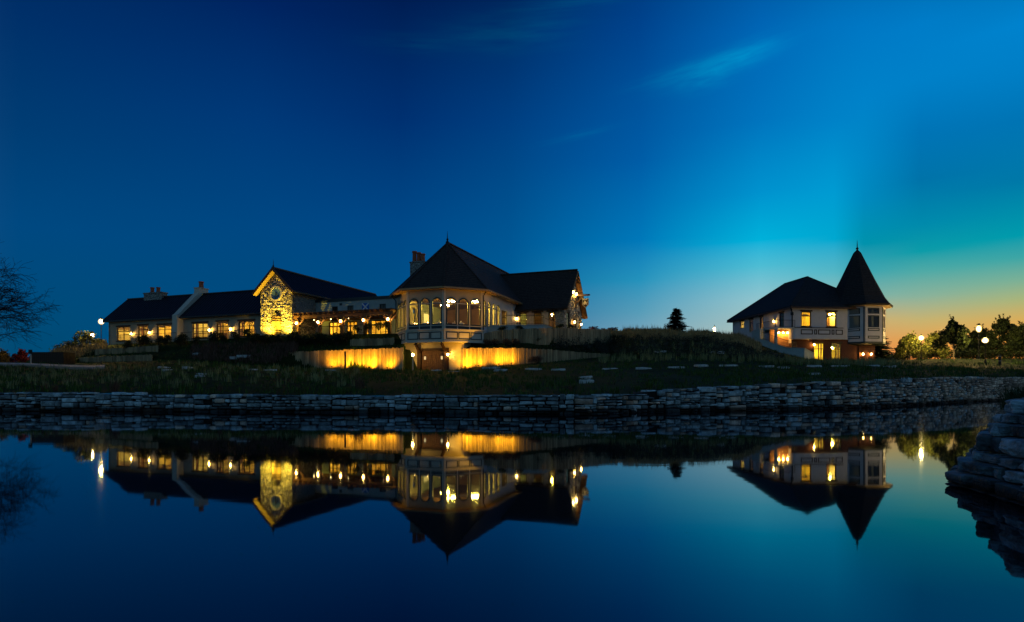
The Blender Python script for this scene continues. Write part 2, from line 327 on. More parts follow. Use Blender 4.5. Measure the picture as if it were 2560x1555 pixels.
# columns of the hillside: keys K1..K7 as (distance, height); K0 is the wall top
HILL = [
 (-900, [(45, 2.2), (58, 3.0), (58.3, 3.05), (64, 3.4), (64.3, 3.45), (74, 3.9), (110, 4.4)]),
 (60, [(45, 2.0), (58, 3.1), (58.3, 3.15), (64, 3.6), (64.3, 3.65), (72, 4.05), (110, 4.6)]),
 (201, [(50, 2.3), (73, 4.25), (73.15, 4.7), (75.5, 5.0), (75.7, 5.2), (79, 6.5), (110, 6.8)]),
 (240, [(50, 2.3), (72.3, 4.25), (72.5, 4.85), (75.9, 5.3), (76.05, 5.95), (79, 6.75), (110, 6.9)]),
 (377, [(48, 2.3), (69, 4.28), (69.15, 4.9), (71.8, 5.5), (72, 6.1), (74.3, 6.8), (110, 6.9)]),
 (400, [(48, 2.3), (68.5, 4.4), (68.7, 4.7), (71.4, 5.5), (71.6, 6.1), (73.8, 6.8), (110, 6.9)]),
 (480, [(46, 2.3), (66, 4.2), (66.2, 4.3), (69.5, 5.8), (69.7, 5.9), (71.5, 6.8), (110, 6.9)]),
 (620, [(45, 2.3), (62.5, 3.6), (62.7, 3.7), (65.0, 6.0), (65.2, 6.1), (66.3, 6.8), (110, 6.9)]),
 (690, [(45, 2.2), (61.3, 3.3), (61.5, 3.7), (63.3, 5.7), (63.5, 5.8), (64.6, 6.8), (110, 6.9)]),
 (732, [(45, 2.2), (61.2, 3.2), (61.4, 4.8), (63.0, 5.6), (63.2, 5.7), (64.3, 6.8), (110, 6.9)]),
 (850, [(44, 2.1), (59.8, 3.1), (60.0, 4.9), (61.4, 5.35), (61.6, 5.5), (62.9, 6.8), (110, 6.9)]),
 (880, [(44, 2.1), (59.2, 3.05), (59.4, 4.93), (60.9, 5.45), (61.1, 6.05), (62.5, 6.8), (110, 6.9)]),
 (985, [(43, 2.0), (58.0, 2.95), (58.2, 5.0), (59.9, 5.5), (60.1, 6.05), (61.5, 6.8), (110, 6.9)]),
 (1007, [(43, 2.0), (57.8, 2.93), (58.0, 5.0), (59.7, 5.5), (60.2, 6.05), (61.8, 6.8), (110, 6.9)]),
 (1013, [(43, 2.0), (59.9, 2.95), (60.2, 5.0), (60.8, 5.5), (61.2, 6.05), (62.2, 6.8), (110, 6.9)]),
 (1146, [(43, 2.0), (59.9, 2.95), (60.2, 5.0), (60.8, 5.5), (61.2, 6.05), (62.2, 6.8), (110, 6.9)]),
 (1152, [(43, 2.0), (58.2, 3.0), (58.4, 4.95), (59.5, 5.2), (59.7, 5.4), (61.5, 6.8), (110, 6.9)]),
 (1205, [(43, 2.05), (57.7, 3.2), (57.9, 4.95), (59.8, 5.6), (60.0, 6.6), (61.5, 6.8), (110, 6.9)]),
 (1290, [(43, 2.1), (57.9, 3.45), (58.1, 4.97), (59.75, 5.8), (59.95, 6.95), (62, 7.0), (110, 7)]),
 (1380, [(44, 2.2), (60.5, 3.8), (60.7, 5.0), (61.2, 5.9), (61.4, 7.25), (64, 7.6), (110, 7.4)]),
 (1450, [(45, 2.3), (64.5, 4.3), (64.7, 4.85), (66, 6.2), (66.2, 7.45), (68.5, 7.8), (110, 7.4)]),
 (1530, [(46, 2.4), (68, 4.8), (68.2, 5.0), (71.6, 6.8), (71.8, 7.6), (74, 7.9), (110, 7.4)]),
 (1600, [(46, 2.4), (60, 4.2), (60.2, 4.25), (68, 6.7), (68.2, 6.75), (76, 8.3), (110, 7.2)]),
 (1750, [(46, 2.4), (60, 4.2), (60.2, 4.22), (68, 6.6), (68.2, 6.65), (76, 8.2), (110, 7.6)]),
 (1850, [(46, 2.4), (60, 4.0), (60.2, 4.02), (68, 5.9), (68.2, 5.95), (77, 7.7), (94, 9.2)]),
 (1890, [(46, 2.4), (60, 3.9), (60.2, 3.92), (68, 5.2), (68.2, 5.22), (76.5, 6.9), (94, 8.2)]),
 (1950, [(46, 2.35), (60, 3.75), (60.2, 3.77), (68, 4.6), (68.2, 4.65), (75, 5.6), (94, 5.9)]),
 (2020, [(46, 2.3), (58, 3.5), (58.2, 3.52), (68, 4.2), (68.2, 4.2), (74.5, 4.75), (110, 5.2)]),
 (2160, [(48, 2.4), (58, 3.4), (58.2, 3.42), (68, 4.1), (68.2, 4.1), (78, 4.6), (110, 5.0)]),
 (2300, [(50, 2.6), (58, 3.25), (58.2, 3.27), (68, 3.9), (68.2, 3.92), (80, 5.0), (110, 6.3)]),
 (2430, [(55, 2.7), (60, 3.1), (60.2, 3.12), (68, 3.7), (68.2, 3.72), (80, 5.0), (110, 6.4)]),
 (2560, [(60, 2.7), (63, 3.1), (63.2, 3.12), (69, 3.7), (69.2, 3.72), (80, 5.0), (110, 6.4)]),
 (3400, [(82, 3.2), (84, 3.4), (84.2, 3.42), (88, 3.8), (88.2, 3.82), (95, 4.8), (115, 6.2)]),
]
def column(u):
    k0 = (interp(WALL_Y, u) + .35, interp(WALL_Z, u) - .06)
    u = min(max(u, HILL[0][0]), HILL[-1][0])
    for (a, p), (b, q) in zip(HILL, HILL[1:]):
        if u <= b:
            t = (u - a) / (b - a)
            return [k0] + [(x[0] + (y[0] - x[0]) * t, x[1] + (y[1] - x[1]) * t) for x, y in zip(p, q)] + [(420, 6.0)]
def ground(X, Y):
    c = column(U0 + F * X / Y)
    if Y <= c[0][0]: return c[0][1]
    for (a, p), (b, q) in zip(c, c[1:]):
        if Y <= b: return p + (q - p) * (Y - a) / (b - a)
    return c[-1][1]
us = sorted(set([h[0] for h in HILL] + [w[0] for w in WALL_Z] + list(range(-900, 3401, 24))))
rows = None; tv = []; tf = []
sub = [4, 7, 1, 3, 1, 4, 4, 6]
for u in us:
    c = column(u); n0 = len(tv)
    for k, (a, b) in enumerate(zip(c, c[1:])):
        for i in range(sub[k]):
            t = i / sub[k]; Y = a[0] + (b[0] - a[0]) * t; Z = a[1] + (b[1] - a[1]) * t
            X = (u - U0) * Y / F
            if k not in (2, 4) and i: Z += .16 * noise.noise((X * .35, Y * .35, 0)) + .07 * noise.noise((X * 1.1, Y * 1.1, 3))
            tv.append((X, Y, Z))
    Y, Z = c[-1]; tv.append(((u - U0) * Y / F, Y, Z)); rows = len(tv) - n0
for i in range(len(us) - 1):
    for j in range(rows - 1): tf.append((i * rows + j, (i + 1) * rows + j, (i + 1) * rows + j + 1, i * rows + j + 1))
mb = MB(); mb.v = tv; mb.f = tf; mb.m = [0] * len(tf)
tag(mb.build('hillside', soil, smooth=False), kind='structure')

def water_mat():
    m = bpy.data.materials.new('still_water'); m.use_nodes = True; t = m.node_tree; t.nodes.clear()
    c = t.nodes.new('ShaderNodeTexCoord'); mp = t.nodes.new('ShaderNodeMapping'); mp.inputs['Scale'].default_value = (.5, 1.2, 1); t.links.new(c.outputs['Object'], mp.inputs[0])
    nz = t.nodes.new('ShaderNodeTexNoise'); nz.inputs['Scale'].default_value = .9; nz.inputs['Detail'].default_value = 3; t.links.new(mp.outputs[0], nz.inputs['Vector'])
    b = t.nodes.new('ShaderNodeBump'); b.inputs['Strength'].default_value = .018; b.inputs['Distance'].default_value = .05; t.links.new(nz.outputs[0], b.inputs['Height'])
    gl = t.nodes.new('ShaderNodeBsdfGlossy'); gl.inputs['Roughness'].default_value = .028; gl.inputs['Color'].default_value = (.8, .89, 1, 1)
    df = t.nodes.new('ShaderNodeBsdfDiffuse'); df.inputs[0].default_value = (.001, .003, .006, 1)
    fr = t.nodes.new('ShaderNodeFresnel'); fr.inputs[0].default_value = 1.7
    mx = t.nodes.new('ShaderNodeMixShader'); o = t.nodes.new('ShaderNodeOutputMaterial')
    t.links.new(b.outputs[0], gl.inputs['Normal']); t.links.new(fr.outputs[0], mx.inputs[0]); t.links.new(df.outputs[0], mx.inputs[1]); t.links.new(gl.outputs[0], mx.inputs[2]); t.links.new(mx.outputs[0], o.inputs[0])
    return m
tag(MB().add([(-160, -30, 0), (160, -30, 0), (160, 120, 0), (-160, 120, 0)], [(0, 1, 2, 3)]).build('water', water_mat(), fix=False), kind='structure')

# dry stone wall along the far bank
def stones(mb, path, top_of, base=-.25, hmin=.11, hmax=.27, wmin=.22, wmax=.85, depth=.4, batter=.05, jit=.06, mpick=None):
    pts = [Vector((p[0], p[1], 0)) for p in path]
    acc = [0]
    for a, b in zip(pts, pts[1:]): acc.append(acc[-1] + (b - a).length)
    tot = acc[-1]
    def at(s):
        s = min(max(s, 0), tot - 1e-6)
        i = max(k for k in range(len(acc) - 1) if acc[k] <= s)
        d = (pts[i + 1] - pts[i]).normalized()
        return pts[i] + d * (s - acc[i]), d
    s = 0.0
    while s < tot:
        cw_ = random.uniform(.7, 2.0); pm, _ = at(min(s + cw_ / 2, tot)); tp = top_of(pm); z = base
        while z < tp - .05:
            h = random.uniform(hmin, hmax) * random.choice((.7, 1, 1, 1.25)); zt = z + h
            if tp - zt < .09: zt = tp + random.uniform(-.04, .04)
            x = s
            while x < s + cw_ - .04:
                w = random.uniform(wmin, wmax) * (.55 + (zt - z) * 2.0)
                if s + cw_ - (x + w) < .14: w = s + cw_ - x
                p, d = at(x + w / 2); nrm = Vector((d.y, -d.x, 0)); a0, _ = at(x + .018); a1, _ = at(x + w - .018)
                fo = random.uniform(-jit, jit) - batter * (z - base)
                if random.random() < .1: fo -= .2
                tall = random.uniform(-.03, .03); zz0, zz1 = z + .014, zt - .014 - max(0, random.uniform(-.05, .035)); q = []
                for (e, zz) in [(a0, zz0), (a1, zz0), (a1, zz1), (a0, zz1)]:
                    q.append(e + d * random.uniform(-.035, .035) + nrm * (fo + random.uniform(-.035, .035)) + Vector((0, 0, zz + random.uniform(-.02, .02))))
                c = sum(q, Vector()) / 4; cham = min(.04, (zt - z) * .2)
                # broken front face: eight-sided outline with a bulging centre
                ring = []
                for k in range(4):
                    a, b = q[k], q[(k + 1) % 4]; ring += [a + (c - a) * .08, a.lerp(b, random.uniform(.35, .65)) + (c - a.lerp(b, .5)) * random.uniform(-.06, .1)]
                inner_ = [r_ + (c - r_) * .22 + nrm * (cham + random.uniform(-.012, .02)) for r_ in ring]; cc = c + nrm * (cham + random.uniform(.0, .04)); bk = [r_ - nrm * depth for r_ in ring]
                vs = [cc] + inner_ + ring + bk; fs = []
                for k in range(8):
                    l = (k + 1) % 8; fs += [(0, 1 + k, 1 + l), (1 + k, 9 + k, 9 + l, 1 + l), (9 + k, 17 + k, 17 + l, 9 + l)]
                mb.add(vs, fs, mpick(p) if mpick else 0)
                x += w
            z = zt
        s += cw_
wu = list(range(-500, 3000, 40)); wpath = [xy(u, interp(WALL_Y, u)) for u in wu]
topf = lambda p: interp(WALL_Z, U0 + F * p.x / p.y)
mb = MB(); stones(mb, wpath, topf, mpick=lambda p: 1 if random.random() < interp([(1500, .06), (2000, .2), (2250, .55), (2450, .95)], U0 + F * p.x / p.y) else 0)  # rising tan share to the right paints the warm sunset and lamp light
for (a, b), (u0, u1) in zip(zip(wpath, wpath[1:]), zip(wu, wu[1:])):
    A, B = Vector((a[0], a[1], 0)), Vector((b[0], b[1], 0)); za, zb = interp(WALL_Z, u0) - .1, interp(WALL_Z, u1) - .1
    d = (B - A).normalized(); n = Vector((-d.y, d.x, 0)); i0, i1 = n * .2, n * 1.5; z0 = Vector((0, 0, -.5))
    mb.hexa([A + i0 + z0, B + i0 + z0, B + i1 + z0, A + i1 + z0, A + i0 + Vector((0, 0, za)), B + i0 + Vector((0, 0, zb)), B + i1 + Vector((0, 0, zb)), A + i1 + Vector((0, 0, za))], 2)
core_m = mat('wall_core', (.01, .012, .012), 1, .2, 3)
tag(mb.build('stone_wall', [stone_wall_m, stone_tan_lit_m, core_m]), 'long low dry stone retaining wall along the far edge of the water', 'stone wall', kind='thing')

# ------------------------------------------------------------------ clubhouse frame
A0 = R(20); OX, OY = -6.84, 62.7
px, py, qx, qy = math.cos(A0), -math.sin(A0), math.sin(A0), math.cos(A0)
def cw(a, b, z): return Vector((OX + a * px + b * qx, OY + a * py + b * qy, z))
def CA(u, b):
    k = (u - U0) / F; return (k * (OY + b * qy) - OX - b * qx) / (px - k * py)
def CB(u, a):
    k = (u - U0) / F; return (k * (OY + a * py) - OX - a * px) / (qx - k * qy)
def CZ(v, a, b): return HC + (VH - v) * (OY + a * py + b * qy) / F
club = thing('clubhouse', 'long stone and plaster clubhouse with clock gable and octagonal dining room', 'building', (OX, OY, 0), -A0)
def fr_b(b, sgn=-1):            # wall plane facing the lake: s = a
    return lambda s, z, d: Vector((s, b + sgn * d, z))
def fr_a(a, sgn=1):             # wall plane facing sideways: s = b
    return lambda s, z, d: Vector((a + sgn * d, s, z))
def fr_pts(p0, p1):             # vertical plane from p0 to p1, outward normal on its right
    d = Vector((p1[0] - p0[0], p1[1] - p0[1], 0)).normalized(); n = Vector((d.y, -d.x, 0)); o = Vector((p0[0], p0[1], 0))
    return lambda s, z, dd: o + d * s + n * dd + Vector((0, 0, z))
def rect(a, b, c, d): return [(a, c), (b, c), (b, d), (a, d)]
def arch(a, b, c, d, n=10):     # rectangle with a round head whose crown is at d
    r = (b - a) / 2; m = (a + b) / 2; zc = d - r
    return [(a, c), (b, c)] + [(m + r * math.cos(math.pi * i / n), zc + r * math.sin(math.pi * i / n)) for i in range(n + 1)]
def window(par, fr, s0, s1, z0, z1, vs=(), hs=(), arched=False, fw=.08, m=dark_wood, glassm=None, lintel=None, sill=None, d0=-.06, name='window'):
    mb = MB(); holes = []
    xs = [s0] + [s0 + (s1 - s0) * t for t in vs] + [s1]; zs = [z0] + list(hs) + [z1]
    for i in range(len(xs) - 1):
        for j in range(len(zs) - 1):
            a = xs[i] + (fw if i == 0 else fw * .4); b = xs[i + 1] - (fw if i == len(xs) - 2 else fw * .4)
            c = zs[j] + (fw if j == 0 else fw * .45); d = zs[j + 1] - (fw if j == len(zs) - 2 else fw * .45)
            holes.append(arch(a, b, c, d) if arched and j == len(zs) - 2 else rect(a, b, c, d))
    mb.panel(fr, arch(s0 - .002, s1 + .002, z0, z1) if arched else rect(s0 - .002, s1 + .002, z0 - .002, z1 + .002), holes, .1, d0)
    if lintel: mb.panel(fr, rect(s0 - lintel, s1 + lintel, z1 + .004, z1 + .2), (), .25, .05)
    if sill: mb.panel(fr, rect(s0 - sill, s1 + sill, z0 - .1, z0 - .004), (), .25, .07)
    w = mb.build(name, m, par)
    g = MB(); o = arch(s0 + .01, s1 - .01, z0 + .01, z1 - .01) if arched else rect(s0 + .01, s1 - .01, z0 + .01, z1 - .01)
    g.add([fr(p[0], p[1], d0 - .05) for p in o], [list(range(len(o)))])
    g.build('pane', glassm or pane, w, fix=False)
    return w
FL = 6.85

# ---- left wing
LW_L, LW_R, LW_B, RIDGE_B, EAVE_B = -49.1, -21.9, -1.2, 1.84, -1.75
wins = []
for (u0, u1, kind) in [(292.2, 324.3, 'w'), (344.6, 370.2, 'd'), (392.7, 428, 'w'), (481, 519, 'w2'), (541, 571, 'd'), (596, 636, 'w2')]:
    wins.append((CA(u0, LW_B), CA(u1, LW_B), kind))
holes = [rect(a, b, *((FL + .03, 9.15) if k == 'd' else (7.27, 9.1))) for a, b, k in wins]
fa0, fa1 = CA(436.5, EAVE_B), CA(449, EAVE_B)
fw = fr_b(LW_B)
MB().panel(fw, rect(LW_L, LW_R, 5.8, 10.05), holes, .3).build('wall', plaster, club)
MB().panel(fr_a(LW_L, -1), [(LW_B, 5.8), (4.9, 5.8), (4.9, 10.05), (RIDGE_B, 13.0), (LW_B, 10.05)], (), .3).panel(fr_b(4.9, 1), rect(LW_L, LW_R, 5.8, 10.05), (), .3).build('wall', plaster, club)
for a, b, k in wins:
    if k == 'd': window(club, fw, a, b, FL + .03, 9.15, (.5,), (8.6,), m=dark_wood, lintel=.12, fw=.11)
    else: window(club, fw, a, b, 7.27, 9.1, (.5,) if k == 'w' else (.33, .66), (8.5,) if k == 'w' else (7.85, 8.5), m=dark_wood, lintel=.15, sill=.1)
sl = (13.25 - 9.92) / (RIDGE_B - EAVE_B)
def gable_roof(par, a0, a1, eb0, eb1, rb, ze, zr, m, th=.22, seam=None, name='roof', along='a', ze1=None):
    P = (lambda a, b, z: (a, b, z)) if along == 'a' else (lambda a, b, z: (b, a, z))
    ze1 = ze if ze1 is None else ze1
    mb = MB()
    mb.slab([P(a0, eb0, ze), P(a1, eb0, ze), P(a1, rb, zr), P(a0, rb, zr)], th).slab([P(a0, rb, zr), P(a1, rb, zr), P(a1, eb1, ze1), P(a0, eb1, ze1)], th)
    if seam:
        n = int((a1 - a0) / seam)
        for i in range(n + 1):
            a = a0 + .03 + (a1 - a0 - .06) * i / n
            for (e, zz) in ((eb0, ze), (eb1, ze1)): mb.bar(P(a, e, zz + .03), P(a, rb, zr + .03), .05, .07)
    mb.bar(P(a0, rb, zr + .05), P(a1, rb, zr + .05), .25, .14)
    mb.bar(P(a0, eb0 - .06 * (1 if eb0 < rb else -1), ze - .1), P(a1, eb0 - .06 * (1 if eb0 < rb else -1), ze - .1), .14, .16)
    mb.bar(P(a0, eb1 + .06 * (1 if eb0 < rb else -1), ze1 - .1), P(a1, eb1 + .06 * (1 if eb0 < rb else -1), ze1 - .1), .14, .16)
    return mb.build(name, m, par)
gable_roof(club, LW_L - .5, fa0 - .02, EAVE_B, 5.4, RIDGE_B, 9.92, 13.25, metal_roof, seam=.45)
gable_roof(club, fa1 + .02, LW_R, EAVE_B, 5.4, RIDGE_B, 9.92, 13.25, metal_roof, seam=.45)
# firewall parapet with its chimney head
prof = [(-2.1, 5.8), (-2.1, 10.15), (-1.85, 10.3), (RIDGE_B - .75, 13.35), (RIDGE_B - .7, 13.95), (RIDGE_B + .7, 13.95), (RIDGE_B + .75, 13.35), (5.5, 10.1), (5.5, 5.8)]
mb = MB(); n = len(prof)
mb.add([(fa0, p[0], p[1]) for p in prof] + [(fa1, p[0], p[1]) for p in prof], [list(range(n)), list(range(2 * n - 1, n - 1, -1))] + [(i, (i + 1) % n, n + (i + 1) % n, n + i) for i in range(n)])
mb.box(fa0 - .06, fa1 + .06, RIDGE_B - .8, RIDGE_B + .8, 13.952, 14.05)
par = mb.build('firewall', white_paint, club)
def pot(par, a, b, z, h=.8, r=.3):
    MB().lathe(a, b, [(r * .8, z), (r, z + .12), (r * .86, z + .16), (r * .8, z + h * .8), (r, z + h * .85), (r, z + h), (r * .7, z + h)], 14).build('chimney_pot', terracotta, par, smooth=False)
pot(par, (fa0 + fa1) / 2, RIDGE_B, 14.05, .85, .33)
def chimney(a0, a1, b0, b1, z0, z1, pots, m=stone_ashlar, r=.3):
    mb = MB().box(a0, a1, b0, b1, z0, z1).box(a0 - .08, a1 + .08, b0 - .08, b1 + .08, z1 + .002, z1 + .14)
    c = mb.build('chimney', m, club)
    for t, h in pots: pot(c, a0 + (a1 - a0) * t, (b0 + b1) / 2, z1 + .14, h, r)
ca = CA(367, RIDGE_B); cb = CA(411, RIDGE_B)
chimney(ca, cb, RIDGE_B - .45, RIDGE_B + .45, 12, 13.75, [(.32, .75), (.66, .7)], r=.28)
# rooms inside the left wing
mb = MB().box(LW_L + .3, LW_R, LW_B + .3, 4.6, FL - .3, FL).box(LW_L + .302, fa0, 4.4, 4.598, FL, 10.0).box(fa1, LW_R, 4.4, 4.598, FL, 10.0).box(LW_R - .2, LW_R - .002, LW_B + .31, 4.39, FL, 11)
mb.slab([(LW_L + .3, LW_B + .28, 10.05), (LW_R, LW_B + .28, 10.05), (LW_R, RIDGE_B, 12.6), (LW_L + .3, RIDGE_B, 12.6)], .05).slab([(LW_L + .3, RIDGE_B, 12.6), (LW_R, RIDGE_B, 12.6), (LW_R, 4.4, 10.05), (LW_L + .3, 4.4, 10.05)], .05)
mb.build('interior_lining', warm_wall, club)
mb = MB()
for i in range(13):
    a = LW_L + 1.2 + i * 2.05
    if fa0 - .3 < a < fa1 + .3: continue
    mb.bar((a, LW_B + .35, 9.7), (a, RIDGE_B + .4, 12.4), .16, .22).bar((a, 4.3, 9.7), (a, RIDGE_B - .4, 12.4), .16, .22).bar((a, LW_B + .35, 9.6), (a, 4.3, 9.6), .16, .22)
mb.build('roof_beam', dark_wood, club)
mb = MB()
for i in range(9):
    a = LW_L + 2 + i * 2.9
    if fa0 - 1 < a < fa1 + .2: continue
    MB().box(a, a + random.choice((.5, .9, 1.2)), 4.3, 4.39, FL, 8.9 if i % 2 else 8.4).build('cupboard', wood, club)
cur = mat('curtain', (.4, .2, .06), .9, .3, 3); mb = MB()
for a, b, k in wins:
    for e in ((a + .1, a + .3), (b - .28, b - .1)):
        if random.random() < .8: MB().box(e[0], e[1], LW_B + .42, LW_B + .5, FL + .05, 9.2).build('curtain', cur, club)
def stone_face(mb, fr, s0, s1, z0, z1, inside, m=0, hr=(.1, .26), wr=(.14, .5)):
    z = z0
    while z < z1:
        h = random.uniform(*hr); s = s0 - random.random() * .2
        while s < s1:
            w = random.uniform(*wr); a, b = max(s, s0) + .012, min(s + w, s1) - .012; c, d = z + .012 + random.uniform(0, .03), z + h - .012 - random.uniform(0, .03)
            if b - a > .06 and all(inside(x, y) for x in (a, b) for y in (c, d)) and random.random() < .8:
                dp = random.choice((.02, .035, .05, .08, .12)); e = [(a + random.uniform(0, .04), c + random.uniform(-.02, .02)), (b - random.uniform(0, .04), c + random.uniform(-.02, .02)), (b - random.uniform(0, .05), d), (a + random.uniform(0, .05), d)]
                mx_, mz_ = (a + b) / 2, (c + d) / 2
                bk = [fr(x, y, .002) for x, y in e]; ft = [fr(x + (mx_ - x) * .14, y + (mz_ - y) * .16, dp + random.uniform(-.015, .015)) for x, y in e]
                mb.add(bk + ft, [(4, 5, 6, 7)] + [(i, (i + 1) % 4, 4 + (i + 1) % 4, 4 + i) for i in range(4)], m)
            s += w
        z += h
rub = mat('rubble_block', (.5, .45, .35), .9, .35, 3, .5, bscale=12, island=.65, spec=.1)
# ---- clock gable and its long roof
TA, TB, TW = -19.69, -3.23, 2.2
TL, TR = TA - TW, TA + TW
na, nb = CA(679, TB), CA(703, TB)
mb = MB(); mb.panel(fr_b(TB), [(TL, 5.8), (TR, 5.8), (TR, 12.05), (TA, 14.3), (TL, 12.05)], [arch(na, nb, FL + .25, 9.8)], .45)
mb.panel(fr_a(TR, 1), rect(TB + .451, 2.0, 5.8, 12.0), (), .35).panel(fr_a(TL, -1), rect(TB + .451, 2.0, 5.8, 12.0), (), .35)
mb.panel(fr_b(TB + .453), arch(na - .2, nb + .2, FL, 10.0), (), .15)
def ins_t(x, z):
    if z > 12.0 - .05 + (2.2 - abs(x - TA)) * 1.0: return False
    if (x - CA(691.3, TB)) ** 2 + (z - 11.7) ** 2 < .9 ** 2: return False
    r_ = (nb - na) / 2
    return not (na - .03 < x < nb + .03 and (z < 9.8 - r_ or (x - (na + nb) / 2) ** 2 + (z - 9.8 + r_) ** 2 < (r_ + .03) ** 2))
stone_face(mb, fr_b(TB), TL, TR, 6.5, 14.2, ins_t, 1)
mb.build('stone_gable', [stone_rubble, rub], club)
MB().panel(fr_a(TR, 1), rect(TB + .6, .74, 9.2, 11.98), (), .03, .035).build('stone_cladding', stone_ashlar, club)
MB().box(TL + .36, TR - .36, 2, 16.3, 6, 11.9).build('wall', plaster, club)
tr = gable_roof(club, TB - .6, 16.7, TA - 2.75, TA + 2.75, TA, 11.85, 14.5, metal_roof, seam=.42, along='b', th=.2)
# barge boards and pale soffit that catches the uplight
mb = MB()
for s in (-1, 1):
    mb.slab([(TA, TB - .59, 14.28), (TA + s * 2.74, TB - .59, 11.63), (TA + s * 2.74, TB - .002, 11.63), (TA, TB - .002, 14.28)], .05)
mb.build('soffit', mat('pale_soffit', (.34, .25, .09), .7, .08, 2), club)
mb = MB()
for s in (-1, 1): mb.bar((TA, TB - .64, 14.38), (TA + s * 2.78, TB - .64, 11.72), .06, .26)
mb.build('barge_board', dark_wood, club)
def finial(x, y, z, h, par, m=iron, r=.12):
    MB().lathe(x, y, [(r * 1.6, z - .3), (r * 1.3, z), (r * .5, z + .12 * h), (r * .9, z + .2 * h), (r * .9, z + .26 * h), (r * .35, z + .34 * h), (r * .3, z + .5 * h), (.012, z + h)], 10).build('finial', m, par)
finial(TA, TB - .45, 14.5, .95, tr)
# clock: ring, face, ticks, hands
cka = CA(691.3, TB); ckz = 11.7
def disc(fr, s, z, r, th, d0, mb=None, m=0, n=40, hole=None):
    mb = mb or MB(); o = [(s + r * math.cos(2 * math.pi * i / n), z + r * math.sin(2 * math.pi * i / n)) for i in range(n)]
    h = [[(s + hole * math.cos(2 * math.pi * i / n), z + hole * math.sin(2 * math.pi * i / n)) for i in range(n)]] if hole else ()
    return mb.panel(fr, o, h, th, d0, m)
fT = fr_b(TB)
ck = disc(fT, cka, ckz, .86, .16, .155, hole=.7).build('clock_ring', mat('carved_stone', (.55, .5, .4), .8, .15, 4), club)
cf = disc(fT, cka, ckz, .71, .05, .06).build('clock_face', mat('clock_dial', (.1, .2, .3), .35, .25, 1.2), club)
for k in range(12):
    a = k * math.pi / 6; c, s = math.cos(a), math.sin(a)
    MB().bar((cka + .52 * c, TB - .075, ckz + .52 * s), (cka + .64 * c, TB - .075, ckz + .64 * s), .03, .045).build('hour_mark', mat('dial_mark', (.55, .6, .6), .5, .05, 3), cf)
for ang, ln, w in ((-R(43), .42, .07), (-R(97), .6, .05)):
    c, s = math.cos(ang), math.sin(ang)
    MB().bar((cka - .16 * c, TB - .1, ckz - .16 * s), (cka + ln * c, TB - .1, ckz + ln * s), .03, w).build('clock_hand', iron, cf)
# ---- flat roofed link behind the pergola
LB = .74
holes = []; dk = []
for u0, u1 in ((829.8, 844.5), (868, 883.6), (948.6, 964.6)):
    a, b = CA(u0, LB), CA(u1, LB); dk.append((a, b, 9.4, 10.55)); holes.append(rect(a, b, 9.4, 10.55))
gl = []
for u0, u1, nv in ((822, 851, 2), (866, 893, 2), (912, 922, 0), (926, 976, 3)):
    a, b = CA(u0, LB), CA(u1, LB); gl.append((a, b, nv)); holes.append(rect(a, b, FL + .03, 8.75))
fL = fr_b(LB)
MB().panel(fL, rect(TR - .3, -4.7, 5.8, 11.1), holes, .3).build('wall', grey_plaster, club)
MB().box(TR + .01, -4.8, LB - .12, LB + .42, 11.1, 11.42).build('parapet_cap', dark_trim, club)
for a, b, c, d in dk: window(club, fL, a, b, c, d, (.5,), (), m=dark_trim, glassm=dark_pane)
for a, b, nv in gl: window(club, fL, a, b, FL + .03, 8.75, [(i + 1) / (nv + 1) for i in range(nv)], (8.2,), m=dark_wood, fw=.1)
MB().panel(fL, rect(CA(849, LB), CA(855, LB), 10.62, 10.88), (), .05, .03).build('vent', dark_trim, club)
mb = MB().box(TR - .3, -4.9, LB + .3, 7, FL - .3, FL).box(TR - .3, -4.9, 6.8, 7, FL, 9.2).box(TR - .3, -4.9, LB + .302, 7, 9.2, 9.35).box(TR - .3, TR - .1, LB + .31, 6.79, FL, 9.19).box(-5.1, -4.92, LB + .31, 6.79, FL, 9.19)
mb.build('interior_lining', warm_wall, club)
MB().box(TR - .25, -4.92, LB + .305, 6.9, 11.0, 11.08).build('roof', metal_roof, club)
